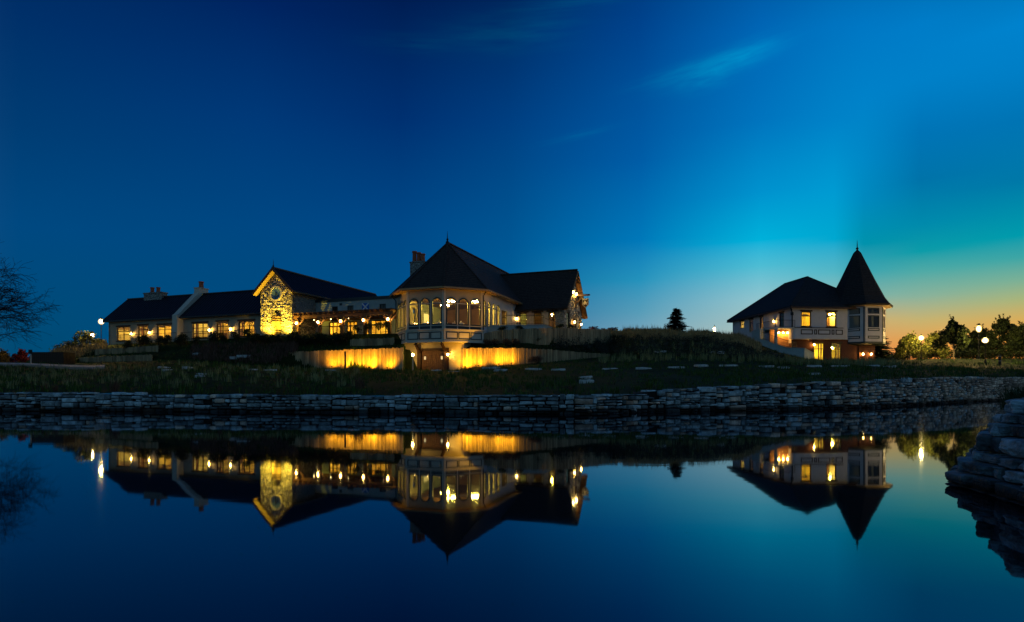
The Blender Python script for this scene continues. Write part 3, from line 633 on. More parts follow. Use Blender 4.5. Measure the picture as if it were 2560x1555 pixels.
# ---- octagonal dining room
RO = 5.29; ap = 4.887
vx = lambda ang, r: (r * math.sin(R(ang)), -r * math.cos(R(ang)))
vang = [-67.5, -22.5, 22.5, 67.5]
segs = [(vx(a, RO), vx(b, RO)) for a, b in zip(vang, vang[1:])]
segs = [((-ap, 3.0), vx(-67.5, RO))] + segs
S = 2 * RO * math.sin(R(22.5))
fW = []
for i, (p, q) in enumerate(segs):
    fr = fr_pts(p, q); ln = (Vector(q) - Vector(p)).length; fW.append((fr, ln))
    ws = []
    if i > 0:
        w = 1.12; gap = (ln - .4 - 3 * w) / 2
        ws = [(.2 + k * (w + gap), .2 + k * (w + gap) + w) for k in range(3)]
    else: ws = [(ln - .35 - .95 - k * 1.25, ln - .35 - k * 1.25) for k in range(3)]
    mb = MB(); mb.panel(fr, rect(0, ln, 7.05, 10.85), [arch(a, b, 7.3, 10.0) for a, b in ws], .25)
    mb.build('wall', plaster, club)
    # white mullion trim between the windows and lower dark panels
    t = MB()
    for k in range(len(ws) - 1):
        lo, hi = sorted((ws[k], ws[k + 1])); mid = (lo[1] + hi[0]) / 2; t.panel(fr, rect(mid - .05, mid + .05, 6.9, 9.42), (), .04, .05)
    t.panel(fr, rect(.0, ln, 9.38, 9.45), (), .04, .055).panel(fr, rect(0, ln, 7.21, 7.27), (), .06, .08)
    t.panel(fr, rect(-.12, ln + .12, 6.78, 6.9), (), .3, .3).panel(fr, rect(-.1, ln + .1, 5.6, 5.74), (), .3, .26)
    for s in (.09, ln - .09): t.panel(fr, rect(s - .09, s + .09, 6.9, 10.75), (), .04, .04)
    t.build('trim', white_paint, club)
    for a, b in ws:
        window(club, fr, a, b, 7.3, 10.0, (), (9.42,), True, .12, dark_trim, glassm=pane, d0=.035)
    d = MB()
    for a, b in ws: d.panel(fr, rect(a - .02, b + .02, 6.92, 7.19), (), .03, .035)
    d.build('apron_panel', dark_trim, club)
    b_ = MB(); b_.panel(fr, rect(-.05, ln + .05, 5.74, 6.78), (), .3, .2).build('bay_wall', white_paint, club)
    f_ = MB()
    for a, b in ws:
        f_.panel(fr, rect(a - .04, b + .04, 5.9, 6.62), [rect(a + .05, b - .05, 5.99, 6.53)], .04, .23)
    f_.build('panel_frame', dark_trim, club)
# right hand long wall with arched windows
fRt = fr_a(ap, 1)
rw = [(CB(u0, ap), CB(u1, ap)) for u0, u1 in ((1208.5, 1216.5), (1219.5, 1227.5), (1230.5, 1238), (1241.5, 1250))]
rd = (CB(1254, ap), CB(1268, ap))
MB().panel(fRt, rect(-2.02, 8.2, 6.6, 10.85), [arch(a, b, 7.3, 10.0) for a, b in rw] + [rect(rd[0], rd[1], 7.3, 9.6)], .25).build('wall', house_plaster, club)
for a, b in rw: window(club, fRt, a, b, 7.3, 10.0, (), (9.42,), True, .06, dark_trim)
window(club, fRt, rd[0], rd[1], 7.3, 9.6, (.5,), (8.9,), m=dark_wood)
MB().panel(fr_a(-ap, -1), rect(3.0, 20.2, 6.6, 10.85), (), .25).panel(fr_b(20.2, 1), rect(-ap + .26, ap - .26, 6.6, 10.85), (), .25).panel(fRt, rect(8.21, 20.2, 6.6, 10.85), (), .25).build('wall', grey_plaster, club)
t = MB().panel(fRt, rect(-2.0, rw[3][1] + .1, 9.38, 9.45), (), .04, .05)
for k in range(3): m_ = (rw[k][1] + rw[k + 1][0]) / 2; t.panel(fRt, rect(m_ - .06, m_ + .06, 7.0, 9.42), (), .04, .045)
t.build('trim', white_paint, club)
# floor, ceiling and inner walls of the dining room
op = [(-ap + .2, 9), (-ap + .2, -2)] + [vx(a, RO - .28) for a in (-22.5, 22.5)] + [(ap - .2, -2), (ap - .2, 9)]
mb = MB().slab([(x, y, FL) for x, y in op], 1.0).slab([(x, y, 10.75) for x, y in op], .06).box(-ap + .25, ap - .25, 9, 9.2, FL, 10.75)
mb.build('interior_lining', mat('dim_interior', (.11, .055, .028), .8, .2, 1), club)
MB().box(-4.615, -4.56, CB(1060, -4.6), CB(1071, -4.6), 7.9, 9.6).build('lit_doorway', emit('doorway_glow', (1, .66, .13), 1.3), club)
# roof over octagon and body
RE, ZE, ZR = 6.0, 10.92, 16.5; ae = RE * math.cos(R(22.5)); 
ev = [vx(a, RE) for a in vang]
mb = MB()
for p, q in zip(ev, ev[1:]): mb.slab([(p[0], p[1], ZE), (q[0], q[1], ZE), (0, 0, ZR)], .16)
mb.slab([(ae, ev[3][1], ZE), (ae, 20.5, ZE), (0, 20.5, ZR), (0, 0, ZR)], .16).slab([(0, 0, ZR), (0, 20.5, ZR), (-ae, 20.5, ZE), (-ae, ev[0][1], ZE)], .16)
mb.bar((0, 0, ZR + .04), (0, 20.5, ZR + .04), .3, .12)
for p in ev: mb.bar((p[0], p[1], ZE + .03), (0, 0, ZR + .03), .2, .08)
oroof = mb.build('roof', shingle, club)
finial(0, 0, ZR + .1, 1.15, oroof, r=.14)
# gutter and soffit ring
ring = [(-ae, 3)] + ev + [(ae, 8)]
inn = [(-ap, 3)] + [vx(a, RO) for a in vang] + [(ap, 8)]
mb = MB()
for i in range(len(ring) - 1):
    p, q, r_, s_ = ring[i], ring[i + 1], inn[i + 1], inn[i]
    mb.slab([(p[0], p[1], 10.74), (q[0], q[1], 10.74), (r_[0], r_[1], 10.8), (s_[0], s_[1], 10.8)], .04)
mb.build('soffit', mat('brown_soffit', (.3, .2, .1), .6, .1, 2), club)
mb = MB()
for p, q in zip(ring, ring[1:]): mb.bar((p[0] * 1.012, p[1] * 1.012, 10.83), (q[0] * 1.012, q[1] * 1.012, 10.83), .12, .16)
mb.build('gutter', mat('bronze_gutter', (.34, .2, .09), .45, .15, 3, metal=.3), club)
for ang in (67.5, -67.5):
    x, y = vx(ang, RO + .12); MB().tube([vx(ang, RO + .5) + (10.75,), (x, y, 10.3), (x, y, 5.9)], .055, 8).build('downpipe', iron, club)
# basement under the dining room with plank doors
bf = -3.55
BL, BR = CA(1010, bf), CA(1160, bf)
d0, d1 = CA(1046, bf), CA(1120, bf)
fB = fr_b(bf)
MB().panel(fB, rect(BL, BR, 2.3, 5.85), [rect(d0, d1, 2.9, 5.0)], .35).panel(fr_a(BR, 1), rect(bf + .352, 4, 2.3, 5.85), (), .3).panel(fr_a(BL, -1), rect(bf + .352, 2, 2.3, 5.85), (), .3).build('basement_wall', mat('yellow_plaster', (.5, .42, .26), .85, .12, 1.4, .1), club)
mb = MB(); n = 14; dm = (d0 + d1) / 2
for i in range(n):
    a = d0 + .12 + (d1 - d0 - .24) * i / n; b = a + (d1 - d0 - .24) / n - .015
    mb.panel(fB, rect(a, b, 2.9, 4.88), (), .08, -.12)
for z in (3.2, 4.6): mb.panel(fB, rect(d0 + .13, d1 - .13, z, z + .14), (), .05, -.08)
dr = mb.build('door', wood, club)
mb = MB().panel(fB, rect(d0 - .12, d1 + .12, 2.88, 5.12), [rect(d0 + .1, d1 - .1, 2.6 + .3, 4.9)], .2, .06)
for s in (-1, 1): mb.bar((dm + s * 1.45, bf - .1, 4.7), (dm + s * 1.45, bf - 1.0, 5.55), .22, .22).panel(fB, rect(dm + s * 1.45 - .13, dm + s * 1.45 + .13, 2.9, 4.9), (), .12, .14)
mb.build('door_frame', dark_wood, club)
for u in (1061.5, 1103.5):
    a = CA(u, bf); MB().panel(fB, rect(a - .1, a + .1, 4.0, 4.32), (), .03, -.07).build('door_light', emit('door_window_glow', (1, .7, .3), .9), dr)
# ---- chimney behind the octagon roof
cb0 = 7.0; ca, cb = CA(1025, cb0), CA(1059, cb0)
chimney(ca, cb, cb0, cb0 + .9, 12.5, 16.35, [(.2, 1.35), (.52, 1.15), (.82, .95)], r=.3)
# ---- right wing with the stone gable end
WB, GA, WF = 12.32, 10.55, 7.97
fF = fr_b(WF); fG = fr_a(GA, 1)
ww = [(CA(1298, WF), CA(1317, WF)), (CA(1334, WF), CA(1354, WF)), (CA(1371, WF), CA(1390, WF))]
MB().panel(fF, rect(ap, GA - .4, 6, 10.2), [rect(a, b, 7.6, 9.75) for a, b in ww], .35).build('wall', mat('pinkish_stone', (.34, .3, .28), .9, .25, 3, .4), club)
for a, b in ww: window(club, fF, a, b, 7.6, 9.75, (), (8.85,), m=dark_wood, lintel=.22, fw=.1)
gd = (CB(1417, GA), CB(1424, GA)); ga = (CB(1430.5, GA), CB(1441, GA)); gw = (CB(1446, GA), CB(1452, GA))
mb = MB().panel(fG, [(WF, 6), (WB + 4.35, 6), (WB + 4.35, 10.3), (WB, 14.85), (WF, 10.3)], [rect(gd[0], gd[1], 7.8, 9.9), arch(ga[0], ga[1], 7.7, 9.55), rect(gw[0], gw[1], 8.4, 9.6)], .4)
def ins_g(x, z):
    if z > 10.2 + (4.35 - abs(x - WB)) * 1.04: return False
    return not any(a - .03 < x < b + .03 and c - .03 < z < d + .03 for a, b, c, d in ((gd[0], gd[1], 7.7, 10.1), (ga[0], ga[1], 7.6, 9.55), (gw[0], gw[1], 8.3, 9.6)))
stone_face(mb, fG, WF + .02, WB + 4.3, 7, 14.7, ins_g, 1, (.14, .34), (.2, .65))
mb.build('stone_gable', [stone_rubble, rub], club)
MB().box(GA - .402, GA - .5, WF + .01, WB + 4.3, 6, 10).panel(fr_b(WF - .03), rect(GA - .95, GA + .03, 6, 10.1), (), .4).build('stone_quoin', stone_ashlar, club)
window(club, fG, gd[0], gd[1], 7.8, 9.9, (), (9.2,), m=dark_wood, lintel=.1)
window(club, fG, ga[0], ga[1], 7.7, 9.55, (.5,), (), True, m=wood, name='door')
window(club, fG, gw[0], gw[1], 8.4, 9.6, (), (), m=dark_wood)
gable_roof(club, .6, GA + .55, WB - 4.9, WB + 4.9, WB, 10.12, 15.16, shingle, th=.18)
mb = MB()
for s in (-1, 1): mb.bar((GA + .52, WB, 15.0), (GA + .52, WB + s * 4.95, 9.95), .3, .1).bar((GA + .28, WB, 14.9), (GA + .28, WB + s * 4.9, 9.86), .52, .05)
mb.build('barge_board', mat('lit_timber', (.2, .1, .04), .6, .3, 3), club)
mb = MB().box(ap + .3, GA - .4, WF + .36, WB + 4, 6.9, 7.1).box(ap + .3, GA - .45, WB + 1, WB + 1.15, 7.1, 10).box(ap + .3, GA - .5, WF + .36, WB + 1, 10.02, 10.1).build('interior_lining', MATS['dim_interior'], club)
MB().tube([(GA - 1.2, WF - .4, 10.0), (GA - 1.2, WF - .1, 9.7), (GA - 1.2, WF - .1, 7)], .06, 8).build('downpipe', iron, club)

# ------------------------------------------------------------------ lanterns
def lantern(name, label, loc, rz, group):
    t = thing(name, label, 'lantern', loc, rz, group)
    MB().box(-.07, .07, .0, .03, -.12, .2).bar((0, 0, .16), (0, -.2, .22), .03, .03).build('bracket', iron, t)
    mb = MB().lathe(0, -.2, [(.11, -.2), (.12, -.17)], 6).lathe(0, -.2, [(.17, .13), (.12, .2), (.03, .26), (.02, .32)], 6)
    for k in range(6):
        c, s = math.cos(k * math.pi / 3), math.sin(k * math.pi / 3); mb.tube([(.11 * c, -.2 + .11 * s, -.17), (.15 * c, -.2 + .15 * s, .13)], .01, 4)
    mb.build('cage', iron, t)
    MB().ball((0, -.2, -.02), .085, n=10, k=6, sq=1.3).build('bulb', bulb_m, t, smooth=True)
    MB().lathe(0, -.2, [(.09, -.168), (.16, -.06), (.18, .03), (.14, .125)], 12).build('glow_globe', glass_halo, t, smooth=True)  # lantern glass with added emission, a warm halo around the bulb
    return t
lant = None
def put_lantern(label, p, rz, group='wall lanterns on the clubhouse'):
    global lant
    if lant is None: lant = lantern('wall_lantern', label, p, rz, group); return lant
    o = clone(lant, p, rz, label); o['group'] = group; return o
for u, v, lab in ((331.7, 835, 'wall lantern between the leftmost window and the leftmost door of the long wing'), (376.6, 831.6, 'wall lantern right of the leftmost door of the long wing'),
                  (526.2, 825, 'wall lantern left of the wing door nearest the clock gable'), (579.7, 823, 'wall lantern right of the wing door nearest the clock gable')):
    a = CA(u, LW_B); put_lantern(lab, cw(a, LW_B - .01, CZ(v, a, LW_B)), -A0)
a = CA(1293, WF); put_lantern('wall lantern beside the first window of the right stone wing', cw(a, WF - .01, CZ(797, a, WF)), -A0)
for u, v, lab in ((1432, 805, 'lantern left of the arched door on the stone gable end'), (1448.7, 811, 'lantern right of the arched door on the stone gable end')):
    b = CB(u, GA); put_lantern(lab, cw(GA + .01, b, CZ(v, GA, b)), -A0 + R(90))
a = CA(1123.5, bf); put_lantern('wall lantern right of the basement plank doors under the octagon', cw(a, bf - .15, CZ(886, a, bf)), -A0)

# ------------------------------------------------------------------ pergola
PB = -2.96
pg = thing('pergola', 'stained timber pergola along the terrace between the clock gable and the octagon', 'pergola', (OX, OY, 0), -A0)
pu = [746, 800, 856, 913, 974]
pa = [CA(u, PB) for u in pu]
mb = MB().box(TR + .05, -4.75, PB - .1, PB + .08, 8.8, 9.12).build('beam', wood, pg)
mb = MB().box(TR + .05, -4.75, LB - .25, LB - .09, 8.85, 9.12).build('beam', wood, pg)
mb = MB(); n = 20
for i in range(n):
    a = TR + .3 + (-4.95 - TR - .3) * i / (n - 1); mb.box(a - .06, a + .06, PB - .45, LB - .09, 9.122, 9.36)
mb.build('rafter', wood, pg)
mb = MB()
for i in range(16): b = PB - .25 + i * .23; mb.box(TR + .1, -4.8, b, b + .06, 9.362, 9.43)
mb.build('batten', wood, pg)
for a in pa:
    mb = MB().box(a - .15, a + .15, PB - .14, PB + .14, FL - .3, 8.8)
    for s in (-1, 1): mb.bar((a + s * .1, PB, 8.05), (a + s * .75, PB, 8.75), .12, .14)
    mb.build('post', wood, pg)
for a, nm in zip(pa, ('leftmost pergola post beside the clock gable', 'second pergola post from the clock gable', 'middle pergola post', 'pergola post left of the one touching the octagon', 'pergola post touching the octagon')):
    put_lantern('glowing lantern on the ' + nm, cw(a, PB - .15, 8.3), -A0, 'lanterns on the pergola posts')
gb = None
for i, (u, v) in enumerate(((785, 800), (827, 798), (870.5, 795.5), (914, 793), (959.5, 790.5))):
    a = CA(u, PB + .8); p = cw(a, PB + .8, CZ(v, a, PB + .8))
    lab = ['first', 'second', 'third', 'fourth', 'fifth'][i] + ' small festoon bulb from the left hanging under the pergola'
    if gb is None:
        gb = thing('festoon_bulb', lab, 'light bulb', p, 0, 'festoon bulbs under the pergola')
        MB().tube([(0, 0, .03), (0, 0, .5)], .012, 5).build('cord', iron, gb); MB().ball((0, 0, 0), .06).build('glow_globe', bulb_dim, gb, smooth=True)
    else: clone(gb, p, 0, lab)
# flag on the link wall
fa, fb_ = CA(905.6, LB), CA(923, LB)
fl = thing('flag', 'blue flag with a white diagonal cross hung flat on the wall above the pergola', 'flag', cw((fa + fb_) / 2, LB - .05, 0), -A0)
w2 = (fb_ - fa) / 2; mb = MB()
for i in range(12):
    x0, x1 = -w2 + 2 * w2 * i / 12, -w2 + 2 * w2 * (i + 1) / 12; y0, y1 = .015 * math.sin(i * 1.1), .015 * math.sin((i + 1) * 1.1)
    mb.hexa([(x0, y0 - .01, 9.85), (x1, y1 - .01, 9.85), (x1, y1 + .01, 9.85), (x0, y0 + .01, 9.85), (x0, y0 - .01, 10.72), (x1, y1 - .01, 10.72), (x1, y1 + .01, 10.72), (x0, y0 + .01, 10.72)])
mb.build('blue_cloth', mat('flag_blue', (.02, .12, .42), .8, .1, 3), fl)
mb = MB()
for s in (-1, 1): mb.bar((-w2 + .02, -.035, 10.285 - s * .42), (w2 - .02, -.035, 10.285 + s * .42), .012, .15)
mb.build('white_cross', mat('flag_white', (.6, .65, .7), .8, .05, 3), fl)
# wine barrel set in the gable niche
bt = thing('barrel', 'large golden wooden barrel standing in the arched niche of the clock gable', 'barrel', cw((na + nb) / 2, TB + .16, FL + .26), -A0)
hr = (nb - na) / 2 - .1; H = 2.0
rr = lambda t: hr * (.86 + .14 * math.sin(math.pi * t))
MB().lathe(0, 0, [(rr(i / 10), H * i / 10) for i in range(11)], 24).build('staves', mat('oak_staves', (.42, .28, .1), .6, .25, 3, .2, stretch=(6, 6, .6)), bt)
for t in (.06, .2, .74, .86):
    MB().lathe(0, 0, [(rr(t) + .004, H * t), (rr(t) + .018, H * t + .01), (rr(t + .05) + .018, H * (t + .05)), (rr(t + .05) + .004, H * (t + .05) + .01)], 24).build('hoop', iron, bt)
MB().lathe(.05, -hr - .03, [(.05, H * .36), (.05, H * .36 + .09)], 8).build('bung', dark_wood, bt)

# hanging sign on the gable end
gs = thing('hanging_sign', 'dark shield shaped sign with a pale crest hanging from the stone gable', 'sign', cw(GA, 0, 0), -A0)
sb = CB(1437, GA); zt = CZ(739, GA, sb)
mb = MB().box(.0, .2, sb - .12, sb + .12, zt - 1.5, zt + .25).bar((.1, sb, zt), (1.85, sb, zt), .18, .2).bar((.15, sb, zt - 1.0), (1.05, sb, zt - .1), .14, .16)
mb.build('bracket', dark_wood, gs)
MB().tube([(1.0, sb, zt - .1), (1.0, sb, zt - .42)], .02, 5).tube([(1.6, sb, zt - .1), (1.6, sb, zt - .42)], .02, 5).build('hanger', iron, gs)
sh = [(1.45, zt - .42), (2.25, zt - .42), (2.25, zt - 1.15), (1.85, zt - 1.55), (1.45, zt - 1.15)]
ins = lambda k: [(1.85 + (x - 1.85) * k, zt - .95 + (z - zt + .95) * k) for x, z in sh]
fS = lambda s, z, d: Vector((s - .55, sb - d, z))
brd = MB().panel(fS, sh, (), .08, .04).build('board', mat('sign_black', (.01, .01, .012), .5, .1, 3), gs)
wm = mat('sign_cream', (.55, .5, .4), .6, .05, 3)
mb = MB().panel(fS, ins(.96), [ins(.89)], .02, .05)
beast = [(1.58, zt - 1.18), (1.64, zt - 1.02), (1.6, zt - .96), (1.66, zt - .88), (1.72, zt - .9), (1.74, zt - .76), (1.7, zt - .7), (1.79, zt - .64), (1.86, zt - .72), (1.88, zt - .86), (2.0, zt - .95), (2.08, zt - .82), (2.1, zt - .7), (2.14, zt - .86), (2.08, zt - 1.02), (2.1, zt - 1.22), (2.02, zt - 1.24), (1.98, zt - 1.1), (1.86, zt - 1.06), (1.8, zt - 1.2), (1.74, zt - 1.22), (1.76, zt - 1.06)]
mb.panel(fS, beast, (), .02, .052)
for k in range(8): x = 1.56 + k * .075; mb.panel(fS, rect(x, x + .045, zt - .58, zt - .5), (), .02, .052)
mb.build('crest', wm, brd)
# two sign floodlights on the gable
for k, (u, v) in enumerate(((1433, 730), (1441, 735))):
    b = CB(u, GA + .3); p = cw(GA + .3, b, CZ(v, GA + .3, b)); lab = ('left', 'right')[k] + ' of the two floodlights above the hanging sign bracket'
    if k == 0:
        fl0 = thing('sign_floodlight', lab, 'floodlight', p, -A0, 'floodlights above the hanging sign')
        MB().tube([(-.3, 0, 0), (0, 0, .02)], .02, 6).lathe(0, 0, [(.05, .16), (.15, .12), (.15, .08)], 10).build('housing', iron, fl0); MB().ball((0, 0, .0), .12).build('bulb', emit('sign_lamp_glow', (1, .6, .14), 200), fl0, smooth=True)
    else: clone(fl0, p, -A0, lab)

# ------------------------------------------------------------------ chandeliers in the dining room and pendants in the rooms
ch0 = None
for (a, b, z, lab) in ((CA(1126, -2.6), -2.6, CZ(756, CA(1126, -2.6), -2.6), 'glowing chandelier behind the window right of the octagon front corner'), (CA(1185, -.9), -.9, CZ(756, CA(1185, -.9), -.9), 'glowing chandelier behind the far right window of the octagon front'), (CA(1112, -.8), -.8, CZ(766, CA(1112, -.8), -.8), 'glowing chandelier behind the octagon front corner')):
    p = cw(a, b, z)
    if ch0 is None:
        ch0 = thing('chandelier', lab, 'chandelier', p, 0, 'chandeliers in the octagon dining room')
        mb = MB().tube([(0, 0, 0), (0, 0, .95)], .015, 5)
        for k in range(6):
            c, s = math.cos(k * math.pi / 3), math.sin(k * math.pi / 3); mb.tube([(0, 0, .1), (.25 * c, .25 * s, -.08), (.38 * c, .38 * s, .02)], .012, 4)
        mb.build('arm', iron, ch0); g = MB()
        for k in range(6): g.ball((.38 * math.cos(k * math.pi / 3), .38 * math.sin(k * math.pi / 3), .1), .075, n=6, k=4)
        g.build('bulb', bulb_in, ch0, smooth=True); MB().ball((0, 0, .08), .55, n=14, k=8, sq=.5).build('glow_globe', halo_glass('chandelier_halo', (1, .6, .14), .45), ch0, smooth=True)  # emissive ball added around the bulbs so their glow fills the window arch
    else: clone(ch0, p, .3, lab)
tb0 = None
for i, (ang, rr_) in enumerate(((-32, 3.9), (-5, 3.8), (18, 4.0), (42, 3.9))):
    x, y = vx(ang, rr_); p = cw(x, y, FL)
    lab = ['first', 'second', 'third', 'fourth'][i] + ' round table from the left set with candles inside the octagon windows'
    if tb0 is None:
        tb0 = thing('dining_table', lab, 'table', p, 0, 'dining tables inside the octagon')
        MB().lathe(0, 0, [(.5, .3), (.62, .74), (.62, .76)], 16).build('cloth', cloth_m, tb0)
        mb = MB()
        for k in range(5): c, s = .35 * math.cos(k * 1.26), .35 * math.sin(k * 1.26); mb.lathe(c, s, [(.035, .76), (.008, .77), (.008, .85), (.045, .9), (.04, .98)], 8)
        mb.build('glassware', mat('clear_glass', (.5, .5, .48), .1, .05, 2, spec=.6), tb0)
        MB().ball((0, 0, .86), .04).ball((.2, .15, .84), .03).build('candle', emit('candle_glow', (1, .6, .16), 30), tb0, smooth=True)
    else: clone(tb0, p, i * .7, lab)
pd0 = None
def pendant(p, lab, grp='pendant lamps inside the rooms'):
    global pd0
    if pd0 is None:
        pd0 = thing('pendant_lamp', lab, 'lamp', p, 0, grp)
        MB().tube([(0, 0, .12), (0, 0, .9)], .012, 5).lathe(0, 0, [(.2, .06), (.12, .16), (.03, .2)], 10).build('shade', dark_wood, pd0); MB().ball((0, 0, 0), .13).build('bulb', bulb_in, pd0, smooth=True)
        return pd0
    return clone(pd0, p, 0, lab)
LWX = [(-47.2, 'behind the leftmost window of the long wing'), (-43.6, 'behind the leftmost door of the long wing'), (-39.6, 'behind the window left of the white firewall'), (-33.3, 'behind the window right of the white firewall'), (-29.3, 'behind the wing door nearest the clock gable'), (-25.4, 'behind the window nearest the clock gable')]
for a, lab in LWX: pendant(cw(a, 1.9, 9.15) if a in (-39.6, -25.4) else cw(a, 1.5, 9.95), 'warm pendant lamp ' + lab)
for a, lab in ((-15.6, 'behind the first glazed doors under the pergola'), (-11.8, 'behind the second glazed doors under the pergola'), (-7.6, 'behind the wide glazed doors beside the octagon')): pendant(cw(a, 3.6, 8.5), 'warm pendant lamp ' + lab)
a = CA(1381, 9.6); pendant(cw(a, 9.6, CZ(786, a, 9.6)), 'warm pendant lamp in the right stone wing window nearest the gable')

# ------------------------------------------------------------------ lower door lantern post
p = xy(1032, 58.2); lp = thing('lantern_post', 'slim pale post with a bright lantern left of the basement doors', 'lamp post', (p[0], p[1], 2.9))
MB().lathe(0, 0, [(.09, 0), (.07, .1), (.055, 1.3), (.05, 1.35)], 8).build('post', white_paint, lp)
MB().lathe(0, 0, [(.1, 1.35), (.02, 1.38)], 8).lathe(0, 0, [(.16, 1.66), (.08, 1.76), (.02, 1.84)], 8).build('cage', iron, lp); MB().ball((0, 0, 1.51), .12).build('bulb', bulb_m, lp, smooth=True)

# ------------------------------------------------------------------ fences
def fence(label, pts, name='fence', w=.2):      # pts: (u, Y, zbottom, ztop)
    P = [(Vector((xy(u, Y)[0], Y, 0)), zb, zt) for u, Y, zb, zt in pts]
    mb = MB()
    for (A, b0, t0), (B, b1, t1) in zip(P, P[1:]):
        d = B - A; n = max(1, int(d.length / w)); e = d.normalized(); nr = Vector((e.y, -e.x, 0))
        for i in range(n):
            s0, s1 = i / n, (i + 1) / n; t = (s0 + s1) / 2
            off = nr * random.uniform(0, .05); tp = t0 + (t1 - t0) * t + random.uniform(-.05, .05); bt_ = b0 + (b1 - b0) * t - .3
            a = A + d * s0 + e * .006 + off; c = A + d * s1 - e * .006 + off
            q = [a + nr * .03, (a + c) / 2 + nr * .055, c + nr * .03, c - nr * .05, a - nr * .05]
            mb.add([x + Vector((0, 0, bt_)) for x in q] + [x + Vector((0, 0, tp)) for x in q], [(0, 1, 2, 3, 4)[::-1], (5, 6, 7, 8, 9)] + [(i_, (i_ + 1) % 5, 5 + (i_ + 1) % 5, 5 + i_) for i_ in range(5)])
        mb.bar(A - nr * .08 + Vector((0, 0, t0 - .3)), B - nr * .08 + Vector((0, 0, t1 - .3)), .05, .12)
    return tag(mb.build(name, fence_m), label, 'fence', 'timber palisade fences on the hillside')
fence('tall timber palisade fence glowing in floodlight left of the basement doors', [(722, 61.6, 3.2, 4.85), (760, 61.0, 3.2, 4.9), (850, 59.75, 3.1, 4.97), (930, 58.7, 3.0, 5.02), (985, 57.95, 2.9, 5.05), (1008, 57.7, 2.85, 5.06)])
fence('tall timber palisade fence glowing in floodlight right of the basement doors', [(1149, 58.5, 3.0, 5.0), (1160, 57.95, 3.0, 5.02), (1205, 57.6, 3.2, 5.03), (1290, 57.8, 3.45, 5.04), (1380, 60.35, 3.8, 5.05), (1450, 64.35, 4.3, 5.0), (1525, 67.7, 4.7, 5.0)])
fence('dark timber palisade fence on the upper terrace below the right stone wing', [(1204, 59.7, 5.5, 6.7), (1290, 59.65, 5.8, 7.08), (1365, 60.6, 5.85, 7.25), (1420, 63.6, 6.0, 7.55), (1460, 66.3, 6.3, 7.75), (1524, 71.3, 6.9, 8.1)])
fence('short dark timber fence under the pergola terrace left of the octagon', [(876, 61.0, 5.4, 6.15), (930, 60.45, 5.4, 6.18), (986, 59.85, 5.4, 6.2)])
fence('upper of two dark low fences below the left end of the long wing', [(238, 75.9, 5.2, 6.05), (300, 74.2, 5.3, 6.12), (396, 71.3, 5.4, 6.22)])
fence('lower of two dark low fences below the left end of the long wing', [(198, 72.95, 4.2, 4.85), (290, 70.9, 4.2, 4.93), (380, 68.8, 4.2, 5.0)])
# floodlights at the fence foot
fd0 = None
FLOODS = [(829, 'far left'), (862, 'second from left'), (893, 'third from left'), (923, 'fourth from left'), (968, 'left of the basement doors'), (1163, 'right of the basement doors'), (1196, 'second right of the basement doors'), (1247, 'third right of the basement doors'), (1279, 'far right')]
FL_Y = [(760, 61.0), (850, 59.75), (930, 58.7), (985, 57.95), (1008, 57.7), (1160, 57.95), (1205, 57.6), (1290, 57.8)]
FPOW = [430, 460, 330, 720, 420, 800, 420, 520, 380]
for (u, nm), pw in zip(FLOODS, FPOW):
    Y = interp(FL_Y, u) - 1.0; x, y = xy(u, Y); z = ground(x, Y) + .22
    lab = 'small ground floodlight lighting the palisade fence, ' + nm
    if fd0 is None:
        fd0 = thing('ground_floodlight', lab, 'floodlight', (x, y, z), 0, 'ground floodlights along the palisade fence')
        MB().lathe(0, 0, [(.02, -.3), (.02, -.06), (.09, -.02), (.1, .05), (.08, .05), (.07, 0.0)], 10).build('housing', iron, fd0)
    else: clone(fd0, (x, y, z), 0, lab)
    spot('fence_spot', (x, y, z + .1), (x, y + 1.0, z + 1.05), pw, (1, .45, .012), 135, 1.0)
x, y = xy(863, 57.8)
tag(MB().lathe(x, y, [(.1, ground(x, y) - .1), (.1, ground(x, y) + 1.7), (.08, ground(x, y) + 1.75)], 10).build('bollard', iron), 'dark slim bollard standing in front of the lit palisade fence', 'bollard')
# gable uplights
ul0 = None
for k, u in enumerate((663, 712)):
    a = CA(u, TB - .95); p = cw(a, TB - .95, FL + .1); lab = ('left', 'right')[k] + ' ground uplight at the foot of the clock gable'
    if ul0 is None: ul0 = thing('uplight', lab, 'floodlight', p, 0, 'uplights of the clock gable'); MB().lathe(0, 0, [(.03, -.35), (.03, -.05), (.11, 0), (.12, .08), (.1, .08), (.09, .02)], 10).build('housing', iron, ul0)
    else: clone(ul0, p, 0, lab)
    spot('gable_spot', p + Vector((0, 0, .12)), cw(a + (.25 if k == 0 else -.25), TB, FL + 3.0), 2100, (1, .64, .045), 150, .9)

